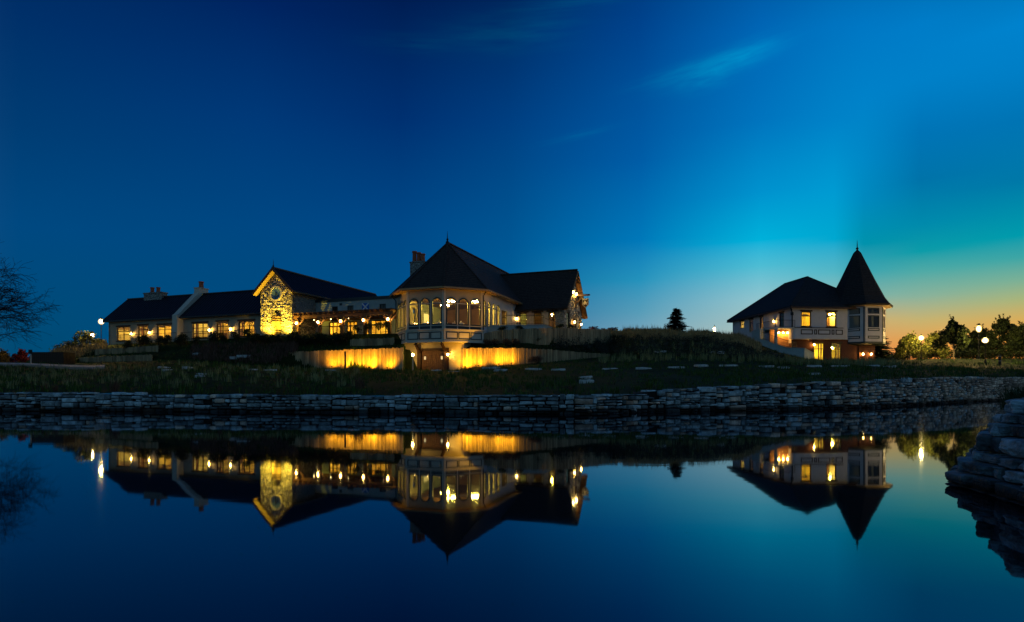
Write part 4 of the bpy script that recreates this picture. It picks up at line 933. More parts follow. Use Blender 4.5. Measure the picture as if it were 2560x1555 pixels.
# ------------------------------------------------------------------ terrace wall and railings on the right
def wall_run(name, label, pts, th, m, cat='wall', cap=None):    # pts (u,Y,z0,ztop)
    P = [(Vector((xy(u, Y)[0], Y, 0)), z0, z1) for u, Y, z0, z1 in pts]; mb = MB()
    for i, ((A, a0, a1), (B, b0, b1)) in enumerate(zip(P, P[1:])):
        d = (B - A).normalized(); n = Vector((-d.y, d.x, 0)) * th; e = d * (.0 if i == 0 else .002)
        Z = lambda z: Vector((0, 0, z))
        mb.hexa([A + e + Z(a0), B + Z(b0), B + n + Z(b0), A + e + n + Z(a0), A + e + Z(a1), B + Z(b1), B + n + Z(b1), A + e + n + Z(a1)])
        if cap:
            o = n.normalized() * -.06
            mb.hexa([A + o + Z(a1 + .002), B + o + Z(b1 + .002), B + n - o + Z(b1 + .002), A + n - o + Z(a1 + .002), A + o + Z(a1 + cap), B + o + Z(b1 + cap), B + n - o + Z(b1 + cap), A + n - o + Z(a1 + cap)])
    return tag(mb.build(name, m), label, cat, kind='thing')
wall_run('terrace_wall', 'smooth pale rendered terrace wall right of the octagon below the stone wing', [(1207, 60.2, 5.6, 7.42), (1285, 60.3, 6, 7.5), (1361, 61.2, 6.2, 7.6), (1392, 64.6, 6.5, 7.45)], .3, grey_plaster, cap=.09)
def railing(label, pts, h=.95, gap=.16, m=iron, grp='iron railings', name='railing'):   # pts world (x,y,z)
    t = thing(name, label, 'railing', pts[0], 0, grp); o = Vector(pts[0]); mb = MB(); bl = MB()
    P = [Vector(p) - o for p in pts]; H = Vector((0, 0, h))
    for A, B in zip(P, P[1:]):
        mb.bar(A + H, B + H, .05, .05).bar(A + H * .12, B + H * .12, .035, .035)
        n = max(1, int((B - A).length / gap))
        for i in range(n + 1):
            q = A + (B - A) * (i / n); bl.tube([q, q + H], .03 if i in (0, n) else .011, 4)
    mb.build('rail', m, t); bl.build('baluster', m, t); return t
def W3(u, Y, z): x, y = xy(u, Y); return (x, y, z)
railing('iron railing along the top of the pale terrace wall', [W3(1255, 60.45, 7.6), W3(1310, 60.7, 7.62), W3(1358, 61.35, 7.7)], .95)
railing('sloping handrail running down right of the terrace wall end', [W3(1356, 61.5, 7.75), W3(1405, 65.5, 7.35)], .75, .5, wood)
railing('iron railing in front of the left half of the long wing', [tuple(cw(CA(u, -3.2), -3.2, FL)) for u in (300, 440)], .95, .16)
railing('iron railing in front of the right half of the long wing', [tuple(cw(CA(u, -3.2), -3.2, FL)) for u in (452, 640)], .95, .16)
railing('iron railing along the pergola terrace', [tuple(cw(a, PB - .35, FL)) for a in (TR + .4, -5.2)], .95, .16)

# ------------------------------------------------------------------ turreted house
HA = R(6); HX, HY = 37.9, 80.0
hp, hq = Vector((math.cos(HA), math.sin(HA), 0)), Vector((-math.sin(HA), math.cos(HA), 0))
def hw(w, b, z): return Vector((HX, HY, 0)) + hp * w + hq * b + Vector((0, 0, z))
def HWu(u, b):
    k = (u - U0) / F; return (k * (HY + b * hq.y) - HX - b * hq.x) / (hp.x - k * hp.y)
def HBu(u, w):
    k = (u - U0) / F; return (k * (HY + w * hp.y) - HX - w * hp.x) / (hq.x - k * hq.y)
def HZ(v, w, b): return HC + (VH - v) * (HY + w * hp.y + b * hq.y) / F
hs = thing('turret_house', 'pale two storey house with a dark hip roof and a pointed corner turret', 'house', (HX, HY, 0), HA)
fH = fr_b(0.0); fHl = fr_a(0.0, -1)
hw_ = [(HWu(2003, 0), HWu(2028, 0)), (HWu(2066, 0), HWu(2091, 0))]
MB().panel(fH, rect(0, 9.6, 7.7, 12.2), [rect(a, b, 9.4, 11.45) for a, b in hw_], .3).build('wall', house_plaster, hs)
for a, b in hw_: window(hs, fH, a, b, 9.4, 11.45, (), (10.85,), m=dark_wood, lintel=.16, sill=.1, fw=.12)
side = [(HBu(1860, 0), HBu(1850.5, 0), 10.5, 11.6), (HBu(1883, 0), HBu(1873, 0), 9.6, 11.6), (HBu(1908, 0), HBu(1899, 0), 9.3, 11.6), (HBu(1960, 0), HBu(1948, 0), 9.25, 11.55)]
MB().panel(fHl, rect(.3, 17, 7.2, 12.2), [rect(a, b, c, d) for a, b, c, d in side], .3).panel(fr_b(17, 1), rect(0, 12, 4.4, 12.2), (), .3).panel(fr_a(12, 1), rect(.3, 16.7, 4.4, 12.2), (), .3).build('wall', house_plaster, hs)
for i, (a, b, c, d) in enumerate(side): window(hs, fHl, a, b, c, d, (), (d - .5,), m=dark_wood, lintel=.1, name='door' if i == 3 else 'window', glassm=pane if i == 0 else dark_pane)
lowd = [(HWu(2034, 0), HWu(2061, 0)), (HWu(2078, 0), HWu(2104, 0))]
MB().panel(fH, rect(0, 12, 4.0, 7.698), [rect(a, b, 4.55, 7.2) for a, b in lowd], .3).panel(fHl, rect(.3, 8, 4.0, 7.198), (), .3).build('brick_wall', brick, hs)
for a, b in lowd: window(hs, fH, a, b, 4.55, 7.2, (.5,), (6.4,), m=dark_wood, fw=.1, lintel=.1, name='door')
# interior
MB().box(3.0, 3.2, 5.01, 16.6, 7.3, 12).box(.31, 11.6, 5.01, 16.6, 12.0, 12.08).box(.31, 3.0, 5.01, 5.1, 9, 12).box(3.2, 11.6, 15, 15.1, 4.5, 12).build('interior_lining', MATS['dim_interior'], hs)
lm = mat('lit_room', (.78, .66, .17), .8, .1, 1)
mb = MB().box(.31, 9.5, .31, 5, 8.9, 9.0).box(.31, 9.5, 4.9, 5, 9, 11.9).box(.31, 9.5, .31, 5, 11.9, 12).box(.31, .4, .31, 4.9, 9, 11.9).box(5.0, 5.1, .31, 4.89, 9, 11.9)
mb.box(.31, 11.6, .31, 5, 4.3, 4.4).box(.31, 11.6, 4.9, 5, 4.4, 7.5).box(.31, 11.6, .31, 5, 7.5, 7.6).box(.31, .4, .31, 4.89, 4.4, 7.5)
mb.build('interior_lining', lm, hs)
for x in ((1.9, 2.5, 4.5, 4.89, 9.001, 10.6), (7.0, 7.4, 3.2, 3.6, 9.001, 10.9), (8.3, 8.9, 4.4, 4.89, 9.001, 10.5), (4.3, 4.7, 3.5, 3.9, 4.401, 6.9), (7.6, 8.1, 4.2, 4.89, 4.401, 6.6), (6.6, 6.8, 2.5, 2.7, 4.401, 6.9)): MB().box(*x).build('cupboard', wood, hs)
hc = mat('house_curtain', (.5, .3, .1), .9, .2, 3)
for a, b in hw_: MB().box(a + .13, b - .13, .36, .4, 10.95, 11.1).build('curtain', hc, hs)
for a, b in lowd:
    MB().box(a + .12, a + .32, .4, .46, 4.42, 7.1).build('curtain', hc, hs); MB().box(b - .3, b - .12, .4, .46, 4.42, 7.1).build('curtain', hc, hs)
# hip roof
ov = .65; z0, z1 = 12.1, 17.35
c0, c1, c2, c3 = (-ov, -ov, z0), (12 + ov, -ov, z0), (12 + ov, 17 + ov, z0), (-ov, 17 + ov, z0); r0, r1 = (6, 6.0, z1), (6, 12.0, z1)
mb = MB().slab([c0, c1, r0], .2).slab([c1, c2, r1, r0], .2).slab([c2, c3, r1], .2).slab([c3, c0, r0, r1], .2)
for p, q in ((c0, r0), (c1, r0), (c2, r1), (c3, r1), (r0, r1)): mb.bar((p[0], p[1], p[2] + .03), (q[0], q[1], q[2] + .03), .24, .08)
mb.build('roof', house_shingle, hs)
mb = MB()
for p, q in ((c0, c1), (c1, c2), (c2, c3), (c3, c0)): mb.bar((p[0], p[1], 11.88), (q[0], q[1], 11.88), .14, .18)
mb.slab([(-ov, -ov, 11.94), (12 + ov, -ov, 11.94), (12 + ov, 0, 11.94), (-ov, 0, 11.94)], .03).slab([(-ov, 0, 11.94), (0, 0, 11.94), (0, 17, 11.94), (-ov, 17, 11.94)], .03)
mb.build('eave', mat('reddish_eave', (.07, .03, .018), .6, .2, 3), hs)
mb = MB().tube([(-.4, -.3, 11.85), (-.1, -.1, 11.3), (-.1, -.1, 4.6)], .09, 8); mb.box(-.28, .02, -.24, .0, 10.9, 11.3)
mb.build('downpipe', iron, hs)
# balcony with framed panels and a rounded end
bw0, bw1 = HWu(1990, -1), HWu(2108, -1)
n = 6; crv = [(bw0 - .25 + .0 - .55 * math.sin(t * math.pi / 2 / n) if False else bw0 - .5 * math.cos(math.pi / 2 * t / n), -.99 + .5 * (1 - math.sin(math.pi / 2 * t / n))) for t in range(n + 1)]
outl = [(bw0 - .5, .0)] + crv + [(bw1, -.99), (bw1 + .2, -.7), (bw1 + .2, 0)]
mb = MB().slab([(x, y, 9.1) for x, y in outl], 1.45); mb.build('balcony', house_plaster, hs)
o2 = [(x, y - .06 if y < -.1 else y) for x, y in outl]; MB().slab([(x, y, 9.2) for x, y in o2], .1).build('balcony_cap', dark_wood, hs)
mb = MB(); fBl = fr_b(-.99)
for u0, u1 in ((2002, 2032), (2035.5, 2042.5), (2045, 2076), (2079, 2086), (2089, 2107)):
    a, b = HWu(u0, -1), HWu(u1, -1); mb.panel(fBl, rect(a, b, 8.25, 8.93), [rect(a + .13, b - .13, 8.38, 8.8)], .05, .03)
mb.build('panel_frame', dark_wood, hs)
# turret
TX, TY, TRr = 0, 0, 3.5
tc_ = Vector((48.4, 83.0, 0)) - Vector((HX, HY, 0)); tx, ty = tc_.dot(hp), tc_.dot(hq)
tv_ = [(tx + TRr * math.sin(R(a)), ty - TRr * math.cos(R(a))) for a in (-112.5, -67.5, -22.5, 22.5, 67.5, 112.5, 157.5, 202.5)]
for i in range(8):
    p, q = tv_[i], tv_[(i + 1) % 8]; fr = fr_pts(p, q); ln = (Vector(q) - Vector(p)).length
    if i in (1, 2, 3):
        s0, s1 = .5, ln - .5
        MB().panel(fr, rect(0, ln, 7.35, 12.3), [rect(s0, s1, 11.1, 11.9), rect(s0, s1, 9.25, 10.9)], .25).build('turret_wall', house_plaster, hs)
        window(hs, fr, s0, s1, 11.1, 11.9, (), (), m=dark_trim, glassm=dark_pane); window(hs, fr, s0, s1, 9.25, 10.9, (), (), m=dark_trim, glassm=dark_pane)
        mb = MB()
        for z in (8.78, 7.75): mb.panel(fr, rect(s0, s1, z, z + .38), [rect(s0 + .12, s1 - .12, z + .12, z + .26)], .05, .03)
        for s in (.07, ln - .07): mb.panel(fr, rect(s - .05, s + .05, 7.36, 12), (), .03, .02)
        mb.build('panel_frame', dark_trim, hs)
    else: MB().panel(fr, rect(0, ln, 7.35, 12.3), (), .25).build('turret_wall', house_plaster, hs)
mb = MB().slab([(x, y, 9.0) for x, y in [(tx + (TRr - .3) * math.sin(R(a)), ty - (TRr - .3) * math.cos(R(a))) for a in range(-112, 248, 45)]], .08)
mb.slab([(tx + (TRr - .3) * math.sin(R(a)), ty - (TRr - .3) * math.cos(R(a)), 12) for a in range(-112, 248, 45)], .08).box(tx - 1.8, tx + 1.8, ty + .5, ty + .6, 9, 11.9)
mb.build('interior_lining', MATS['dim_interior'], hs)
a8 = -math.pi / 2 + R(22.5)
MB().lathe(tx, ty, [(TRr + .04, 7.35), (TRr + .04, 7.1), (TRr - .6, 6.9)], 8, 0, a8).build('turret_base', dark_trim, hs)
tro = MB().lathe(tx, ty, [(4.35, 12.2), (4.45, 12.42), (3.95, 12.9), (3.45, 13.6), (2.2, 16.2), (.5, 20.0), (.28, 20.25)], 8, 0, a8).build('roof', house_shingle, hs)
MB().lathe(tx, ty, [(TRr, 12.1), (4.3, 12.16), (4.3, 12.198)], 8, 0, a8).build('eave', MATS['brown_soffit'], hs)
finial(tx, ty, 20.25, 1.6, tro, r=.2)
MB().box(tx - 1.2, tx + 1.0, ty - 2.0, ty + 2, 4, 7.05).build('brick_wall', brick, hs)
# side deck with lamps under it
mb = MB().box(-3.0, -.02, -1.0, 6, 9.02, 9.2).build('deck', white_paint, hs)
mb = MB().box(-3.0, -2.7, -1.0, -.7, 5.6, 9.0).build('deck_pier', grey_plaster, hs)
MB().box(-2.69, -.02, .9, 1.15, 5.2, 9.0).build('deck_wall', mat('orange_brick', (.42, .2, .08), .9, .2, 4, .3), hs)
u0 = None
for k, u in enumerate((1947, 1958, 1969, 1979)):
    w = HWu(u, .5); p = hw(w, .5, 8.6); lab = ['leftmost', 'second', 'third', 'rightmost'][k] + ' of four glowing lamps under the side deck of the turret house'
    if u0 is None:
        u0 = thing('deck_lamp', lab, 'lamp', p, HA, 'lamps under the side deck of the house'); MB().tube([(0, 0, .1), (0, 0, .42)], .02, 5).lathe(0, 0, [(.16, .05), (.08, .12), (.03, .14)], 10).build('shade', iron, u0); MB().ball((0, 0, 0), .1).build('bulb', bulb_m, u0, smooth=True)
    else: clone(u0, p, HA, lab)
b = HBu(1937.4, 0); put_lantern('lantern left of the deck door on the side of the turret house', hw(-.01, b, HZ(803.3, 0, b)), HA - R(90), 'lanterns on the turret house')
for k, (w, bb) in enumerate(((tx - .75, ty - 2.0), (tx + .45, ty - 2.0))): put_lantern(('left', 'right')[k] + ' of the two lanterns on the brick wall under the turret', hw(w, bb, HZ(885, w, bb)), HA, 'lanterns on the turret house')
for k, w in enumerate(((lowd[0][0] + .2),)): put_lantern('bright lantern at the top left of the left lower door of the turret house', hw(w - .25, -.02, 6.95), HA, 'lanterns on the turret house')
pendant(hw(2.6, 2.4, 11.4), 'warm pendant lamp behind the left upper window of the turret house'); pendant(hw(6.9, 2.2, 11.4), 'warm pendant lamp behind the right upper window of the turret house')
pendant(hw(4.0, 2.2, 6.9), 'warm pendant lamp behind the left lower door of the turret house'); pendant(hw(7.4, 2.4, 6.7), 'warm pendant lamp behind the right lower door of the turret house')
pendant(hw(2.0, HBu(1856, 0) - .3, 11.2), 'warm pendant lamp behind the small back side window of the turret house')
railing('iron railing on the side deck of the turret house', [tuple(hw(-2.9, 4.0, 9.2)), tuple(hw(-2.9, -.9, 9.2)), tuple(hw(-.2, -.9, 9.2))], .95, .14)
wall_run('stair_wall', 'long sloping blue grey retaining wall beside the stairs left of the turret house', [(1887, 77.5, 6.0, 7.7), (1968, 76.2, 4.6, 6.2), (2011, 75.6, 4.3, 6.1), (2036, 78.5, 4.3, 5.6)], .35, grey_plaster, cap=.1)
railing('iron stair railing along the sloping retaining wall of the house', [W3(1905, 77.4, 7.5), W3(1968, 76.4, 6.3), W3(1990, 76.0, 6.2)], .9, .15)
wall_run('planter_wall', 'short pale curved wall beside the side door of the turret house', [(1880, 82, 7.5, 8.9), (1900, 80.5, 7.5, 9.1), (1912, 81, 7.5, 9.1)], .3, grey_plaster, cap=.08)

# ------------------------------------------------------------------ plants
def leaves(mb, c, rad, n, size, m=0, hollow=.35, flat=1.0):
    for _ in range(n):
        while True:
            d = Vector((random.uniform(-1, 1), random.uniform(-1, 1), random.uniform(-1, 1)))
            if hollow < d.length < 1: break
        p = Vector((c[0] + d.x * rad[0], c[1] + d.y * rad[1], c[2] + d.z * rad[2]))
        a = Vector((random.gauss(0, 1), random.gauss(0, 1), random.gauss(0, 1) * flat)).normalized(); b = a.orthogonal().normalized()
        b = Matrix.Rotation(random.uniform(0, 6.28), 3, a) @ b; s = size * random.uniform(.6, 1.4); w = a.cross(b)
        mb.add([p - b * s, p + w * s * .55, p + b * s, p - w * s * .55], [(0, 1, 2, 3)], m)
def make_shrub(name, label, loc, h, w, m, n=420, grp='shrubs on the terraces', size=.07):
    t = thing(name, label, 'shrub', loc, 0, grp); mb = MB()
    for k in range(5):
        a = k * 1.256; mb.tube([(0, 0, -.1), (.25 * w * math.cos(a), .25 * w * math.sin(a), h * .5), (.4 * w * math.cos(a + .4), .4 * w * math.sin(a + .4), h * .85)], [.03, .02, .008], 5)
    mb.build('stem', bark, t); g = MB()
    for k in range(7): a = k * .9; r = .28 * w * (k > 0); leaves(g, (r * math.cos(a), r * math.sin(a), h * random.uniform(.35, .72)), (.32 * w, .32 * w, .32 * h), n // 7, size)
    g.build('foliage', m, t, fix=False); return t
SH = {}
def shrub(kind, label, u, Y, h, w, dz=0.0):
    x, y = xy(u, Y); z = ground(x, y) + dz
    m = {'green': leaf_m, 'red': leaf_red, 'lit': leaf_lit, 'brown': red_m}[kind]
    if kind not in SH:
        SH[kind] = make_shrub('shrub', label, (0, 0, 0), 1, 1, m); o = SH[kind]; o.location = (x, y, z); o.scale = (w, w, h)
    else:
        o = clone(SH[kind], (x, y, z), random.uniform(0, 6), label, (w, w, h))
    return o
ordn = ['first', 'second', 'third', 'fourth', 'fifth', 'sixth', 'seventh', 'eighth', 'ninth', 'tenth', 'eleventh', 'twelfth', 'thirteenth', 'fourteenth', 'fifteenth', 'sixteenth', 'seventeenth', 'eighteenth', 'nineteenth', 'twentieth', 'twenty first', 'twenty second', 'twenty third', 'twenty fourth']
for i, (u, Y) in enumerate(((682, 63.6), (699, 63.4), (724, 63.2))): shrub('green', ['leftmost', 'middle', 'rightmost'][i] + ' of the three dark clipped shrubs at the foot of the clock gable', u, Y, 1.25, .75, -.1)
for i, (u, h) in enumerate(((318, .9), (352, 1.0), (366, 1.1), (398, .8), (415, 1.0), (447, .9), (458, 1.1), (490, .8), (533, 1.1), (556, .9), (590, .9), (622, 1.0))):
    shrub('green', ordn[i] + ' dark shrub from the left along the terrace of the long wing', u, interp([(300, 74), (400, 72.3), (480, 70.2), (620, 65.6)], u), h + .35, h + .1, .0)
for i, (u, h) in enumerate(((640, 1.2), (662, 1.0), (744, 1.5), (765, 1.2), (790, 1.4), (815, 1.2), (842, 1.3), (868, 1.1))):
    shrub('green', ordn[i] + ' dark bushy shrub from the left in the bed below the clock gable and pergola', u, interp([(640, 64.4), (744, 62.8), (868, 61.4)], u), h, h * 1.25, .1)
for i, (u, h) in enumerate(((893, .8), (920, .9), (947, .9), (968, .8))): shrub('green', ordn[i] + ' leafy planter shrub from the left along the pergola railing', u, 61.6, h, h * 1.1, .5)
for i, u in enumerate((1218, 1236, 1268, 1290, 1325, 1345)): shrub('brown', ordn[i] + ' small brownish shrub from the left between the lit fence and the upper dark fence', u, 58.9, .75, .9)
for i, (u, h) in enumerate(((1255, .55), (1300, .5), (1342, .5), (1400, .5), (1428, .55))): shrub('green', ordn[i] + ' low dark shrub from the left at the foot of the pale terrace wall', u, [60.15, 60.1, 60.5, 63.5, 66][i], h, h * 1.8, .1)
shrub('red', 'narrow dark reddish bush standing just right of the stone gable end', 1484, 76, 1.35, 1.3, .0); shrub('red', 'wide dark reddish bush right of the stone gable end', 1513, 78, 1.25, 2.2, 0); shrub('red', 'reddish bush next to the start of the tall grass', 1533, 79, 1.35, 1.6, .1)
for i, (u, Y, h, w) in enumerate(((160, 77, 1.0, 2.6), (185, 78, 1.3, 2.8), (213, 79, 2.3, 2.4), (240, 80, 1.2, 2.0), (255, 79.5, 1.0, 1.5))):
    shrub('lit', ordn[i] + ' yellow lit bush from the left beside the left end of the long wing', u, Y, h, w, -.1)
# grass: blades over the bank, tall dry grass on the crest
def blades(mb, x, y, z, h, n, spread, lean=.35, w=.02):
    for _ in range(n):
        a = random.uniform(0, 6.28); r = spread * math.sqrt(random.random()); bx, by = x + r * math.cos(a), y + r * math.sin(a)
        hh = h * random.uniform(.5, 1.15); la = random.uniform(0, 6.28); l = lean * hh * random.uniform(.2, 1); ww = w * random.uniform(.6, 1.4)
        ca_, sa_ = math.cos(la + 1.57) * ww, math.sin(la + 1.57) * ww; mx_, my_ = bx + l * .35 * math.cos(la), by + l * .35 * math.sin(la)
        mb.add([(bx - ca_, by - sa_, z - .05), (bx + ca_, by + sa_, z - .05), (mx_ + ca_ * .7, my_ + sa_ * .7, z + hh * .6), (mx_ - ca_ * .7, my_ - sa_ * .7, z + hh * .6), (bx + l * math.cos(la), by + l * math.sin(la), z + hh)], [(0, 1, 2, 3), (3, 2, 4)])
def scatter(n, ulo, uhi, klo, khi, h, nb, spread, w, lean=.6, dens=None, mb=None):
    mb = mb or MB()
    for _ in range(n):
        u = random.uniform(ulo, uhi); c = column(u); t = random.random(); Y = c[klo][0] + (c[khi][0] - c[klo][0]) * t; x = (u - U0) * Y / F
        d = .5 + .5 * noise.noise((x * .25, Y * .25, 7)) 
        if random.random() > d * 1.3: continue
        blades(mb, x, Y, ground(x, Y), h * (.35 + 1.1 * d * d + (.5 if random.random() < .06 else 0)), nb, spread, lean, w)
    return mb
mb = scatter(9500, -80, 2640, 0, 2, .34, 5, .22, .022)
scatter(1500, 1440, 2640, 2, 6, .34, 5, .25, .022, mb=mb); scatter(1600, 150, 1010, 2, 6, .35, 5, .25, .022, mb=mb); scatter(500, 1150, 1450, 3, 6, .3, 5, .25, .022, mb=mb); scatter(700, -80, 200, 2, 6, .3, 5, .25, .022, mb=mb)
tag(mb.build('grass', grass_m, fix=False), kind='stuff')
mb = scatter(600, 1500, 1570, 4, 6, .55, 7, .3, .026, .22); scatter(4600, 1560, 1900, 4, 6, .85, 7, .3, .026, .22, mb=mb)
mb2 = scatter(1500, 480, 740, 3, 5, .7, 6, .3, .024, .4)
scatter(900, 130, 262, 4, 6, 1.1, 8, .35, .03, .35, mb=mb)
tag(mb.build('tall_dry_grass', tall_m, fix=False), kind='stuff')
tag(mb2.build('reddish_grass', red_m, fix=False), kind='stuff')
mb = MB()
for _ in range(420):
    u = random.uniform(1500, 2250); Y = random.uniform(56, 66); x = (u - U0) * Y / F; blades(mb, x, Y, ground(x, Y), .7, 9, .2, .4, .02)
for _ in range(260):
    u = random.uniform(-20, 900); Y = random.uniform(34, 60); x = (u - U0) * Y / F; blades(mb, x, Y, ground(x, Y), .55, 9, .2, .4, .02)
tag(mb.build('pale_grass', mat('pale_grass_blades', (.17, .2, .09), .85, .3, .6, spec=.08, island=.4), fix=False), kind='stuff')
# dark scrub on the hill face right of the fences
g = MB()
for _ in range(330):
    u = random.uniform(1385, 1960); c = column(u); Y = random.uniform(c[3][0], c[4][0] + .45 * (c[5][0] - c[4][0])); x = (u - U0) * Y / F; s = random.uniform(.35, .7)
    leaves(g, (x, Y, ground(x, Y) + s * .5), (s, s, s * .8), 46, .085)
tag(g.build('scrub', mat('grey_scrub', (.045, .052, .042), .85, .4, 1, spec=.08, island=.5), fix=False), kind='stuff')
# red clumps of ornamental grass near the wall
rg = None
for u, Y, h, lab in ((112, 33, .45, 'small reddish grass clump near the left end of the stone wall'), (138, 32.6, .45, 'low red grass clump above the left end of the stone wall'), (287, 32.4, .75, 'reddish grass clump above the stone wall below the lit path end'), (898, 32.5, .85, 'largest reddish grass clump on the bank below the basement doors'), (550, 32, .45, 'tiny reddish grass clump on the bank left of centre'), (1426, 30, .4, 'small brown grass clump at the wall below the stone gable')):
    x, y = xy(u, Y)
    if rg is None:
        rg = thing('ornamental_grass', lab, 'grass clump', (x, y, ground(x, y)), 0, 'reddish grass clumps on the bank'); mb = MB(); blades(mb, 0, 0, 0, 1, 110, .3, .5, .012); mb.build('blades', red_m, rg, fix=False); rg.scale = (h,) * 3
    else: clone(rg, (x, y, ground(x, y)), random.uniform(0, 6), lab, h)
# flat stone slabs along the bank
SL = [(410, 917, 1.3), (418, 923, .9), (470, 918.5, 1.0), (505, 934, 1.0), (500, 941, .9), (592, 897, 1.3), (612, 893.5, 1.6), (494, 885, 1.1), (632, 923.5, .9), (675, 924.5, 1.4), (828, 925, 1.2), (1092, 925, 1.1), (1140, 928, 1.7), (1228, 919, 1.8), (1252, 924.5, 1.5), (1332, 921, 1.8), (1397, 924, 1.5), (1463, 942, 1.4), (1466, 951, 1.5), (1526, 920.5, 1.7), (1610, 920.5, 1.7), (1690, 918, 1.8), (1752, 913.5, 1.4), (1822, 913, 2.0), (1914, 914, 1.7), (1958, 918, 1.3), (2036, 914, 1.5), (2100, 915, 1.8), (2180, 913, 1.5), (2035, 933, 1.2), (1790, 880, 1.6), (1650, 877, 1.4), (2225, 915, 1.4)]
for i, (u, v, w) in enumerate(sorted(SL)):
    lo, hi = 31.0, 75.0
    c = column(u); Y = None; yy = c[0][0] + .3
    while yy < c[6][0]:
        x = (u - U0) * yy / F
        if VH - (ground(x, yy) + .1 - HC) * F / yy <= v: Y = yy; break
        yy += .25
    Y = Y or c[1][0]; x, y = xy(u, Y); mb = MB(); w2 = w * .5 * Y / 57; dp = random.uniform(.35, .6); hh = random.uniform(.08, .15)
    ring_ = [(w2 * math.cos(a + random.uniform(-.12, .12)) * random.uniform(.85, 1.05), dp * math.sin(a) * random.uniform(.8, 1.1)) for a in [k * math.pi / 4 + .39 for k in range(8)]]
    mb.add([(p, q, -.15) for p, q in ring_] + [(p, q, hh * .8 + random.uniform(-.02, .02)) for p, q in ring_] + [(p * .9, q * .9, hh + random.uniform(-.02, .03)) for p, q in ring_],
           [list(range(16, 24))] + [(k, (k + 1) % 8, 8 + (k + 1) % 8, 8 + k) for k in range(8)] + [(8 + k, 8 + (k + 1) % 8, 16 + (k + 1) % 8, 16 + k) for k in range(8)])
    o = mb.build('flat_stone', slab_m); o.location = (x, y, ground(x, y)); o.rotation_euler = (0, random.uniform(-.05, .05), random.uniform(-.2, .2))
    k = i + 1; sfx = 'th' if 10 <= k % 100 <= 20 else {1: 'st', 2: 'nd', 3: 'rd'}.get(k % 10, 'th')
    near = [(-9, 'below the long wing'), (560, 'left of the lit fences'), (800, 'in front of the lit fences'), (1300, 'below the stone wing'), (1560, 'below the tall grass hill'), (1880, 'below the turret house')]
    place = [n for lim, n in near if u >= lim][-1]
    tag(o, f'flat pale stone slab in grass {place}, {k}{sfx} from the left', 'stone slab', 'flat stone slabs in the grass bank')
# ---- trees
def tree(name, label, loc, h, crown_r, m, trunk_h, n=1500, leaf=.13, blobs=20, bm=bark, grp=None, cz=None, scale_z=1.0):
    t = thing(name, label, 'tree', loc, 0, grp); mb = MB(); g = MB(); r0 = .03 * h * .5
    mb.tube([(0, 0, -.2), (.03, .02, trunk_h), (.0, .05, h * .75)], [r0, r0 * .75, r0 * .2], 7)
    for k in range(blobs):
        a = k * 2.4; f = (k + .5) / blobs; z = trunk_h + (h - trunk_h) * (.08 + .86 * f); rr2 = crown_r * ((1.04 - f) ** .75 * min(1, .55 + 3 * f)) * random.uniform(.55, .95)
        if k % 4 == 3: rr2 *= .25
        p = (rr2 * math.cos(a), rr2 * math.sin(a), z)
        mb.tube([(0, .02, max(trunk_h * .8, z - .3 * h * (1 - f))), (p[0] * .5, p[1] * .5, z - .06 * h), p], [r0 * .4, r0 * .25, r0 * .08], 5)
        s = crown_r * random.uniform(.24, .42) * (1.1 - .55 * f); leaves(g, p, (s, s, s * .85 * scale_z), int(n * 1.9) // blobs, leaf * 1.15, 0, .1)
    for k in range(26):      # leading shoots that break the outline
        a = random.uniform(0, 6.28); f = random.random(); z = trunk_h + (h - trunk_h) * f; r1 = crown_r * (1.02 - f) ** .75 * .75; b0 = Vector((r1 * math.cos(a), r1 * math.sin(a), z)); b1 = b0 + Vector((.25 * math.cos(a), .25 * math.sin(a), .55)) * crown_r * random.uniform(.3, .6)
        mb.tube([b0, b1], [.02, .005], 4)
        for s in range(5): leaves(g, b0.lerp(b1, s / 4), (.12, .12, .12), 5, leaf * .9, 0, 0)
    mb.build('trunk', bm, t); g.build('crown', m, t, fix=False); return t
def conifer(name, label, loc, h, r, m=needle_m, tiers=22, n=13, dens=20, grp=None):
    t = thing(name, label, 'tree', loc, 0, grp); mb = MB().tube([(0, 0, -.2), (0, 0, h)], [h * .022, .01], 7); g = MB()
    for k in range(tiers):
        f = k / tiers; z = h * (.06 + .92 * f); rr2 = r * (1 - f) ** .72 + .08; z0_ = z
        for j in range(n):
            a = j * 6.283 / n + k * .7 + random.uniform(-.25, .25); L_ = rr2 * random.uniform(.6, 1.12); z = z0_ + random.uniform(-.55, .55) * h / tiers
            e = Vector((math.cos(a), math.sin(a), 0)); tip = e * L_ + Vector((0, 0, z + random.uniform(-.28, .02) * L_))
            mb.tube([(0, 0, z + .05), tip], [.025, .006], 4, cap=False)
            for q in range(dens):
                s = .12 + .88 * q / dens; p = Vector((0, 0, z + .05)).lerp(tip, s); sd = e.cross(Vector((0, 0, 1))) * random.choice((-1, 1)); ln = .28 * r * (.35 + .65 * (1 - s)) * random.uniform(.6, 1.2) * (1 - f * .4)
                d = (sd + e * .6 + Vector((0, 0, random.uniform(-.5, .15)))).normalized() * ln; w = Vector((0, 0, 1)).cross(d).normalized() * ln * .3 + Vector((0, 0, .04))
                g.add([p - w, p + w, p + d + w * .3, p + d * 1.1 - w * .2], [(0, 1, 2, 3)])
    mb.build('trunk', bark, t); g.build('crown', m, t, fix=False); return t
def at(u, Y, dz=0): x, y = xy(u, Y); return (x, y, ground(x, y) + dz)
conifer('spruce_tree', 'dark spruce standing alone on the grassy hill between the two buildings', at(1692, 110, -.8), 9.5, 4.6)
conifer('spruce_tree', 'dark spruce right of the turret house against the orange sky', at(2194, 90, -.4), 5.6, 3.3)
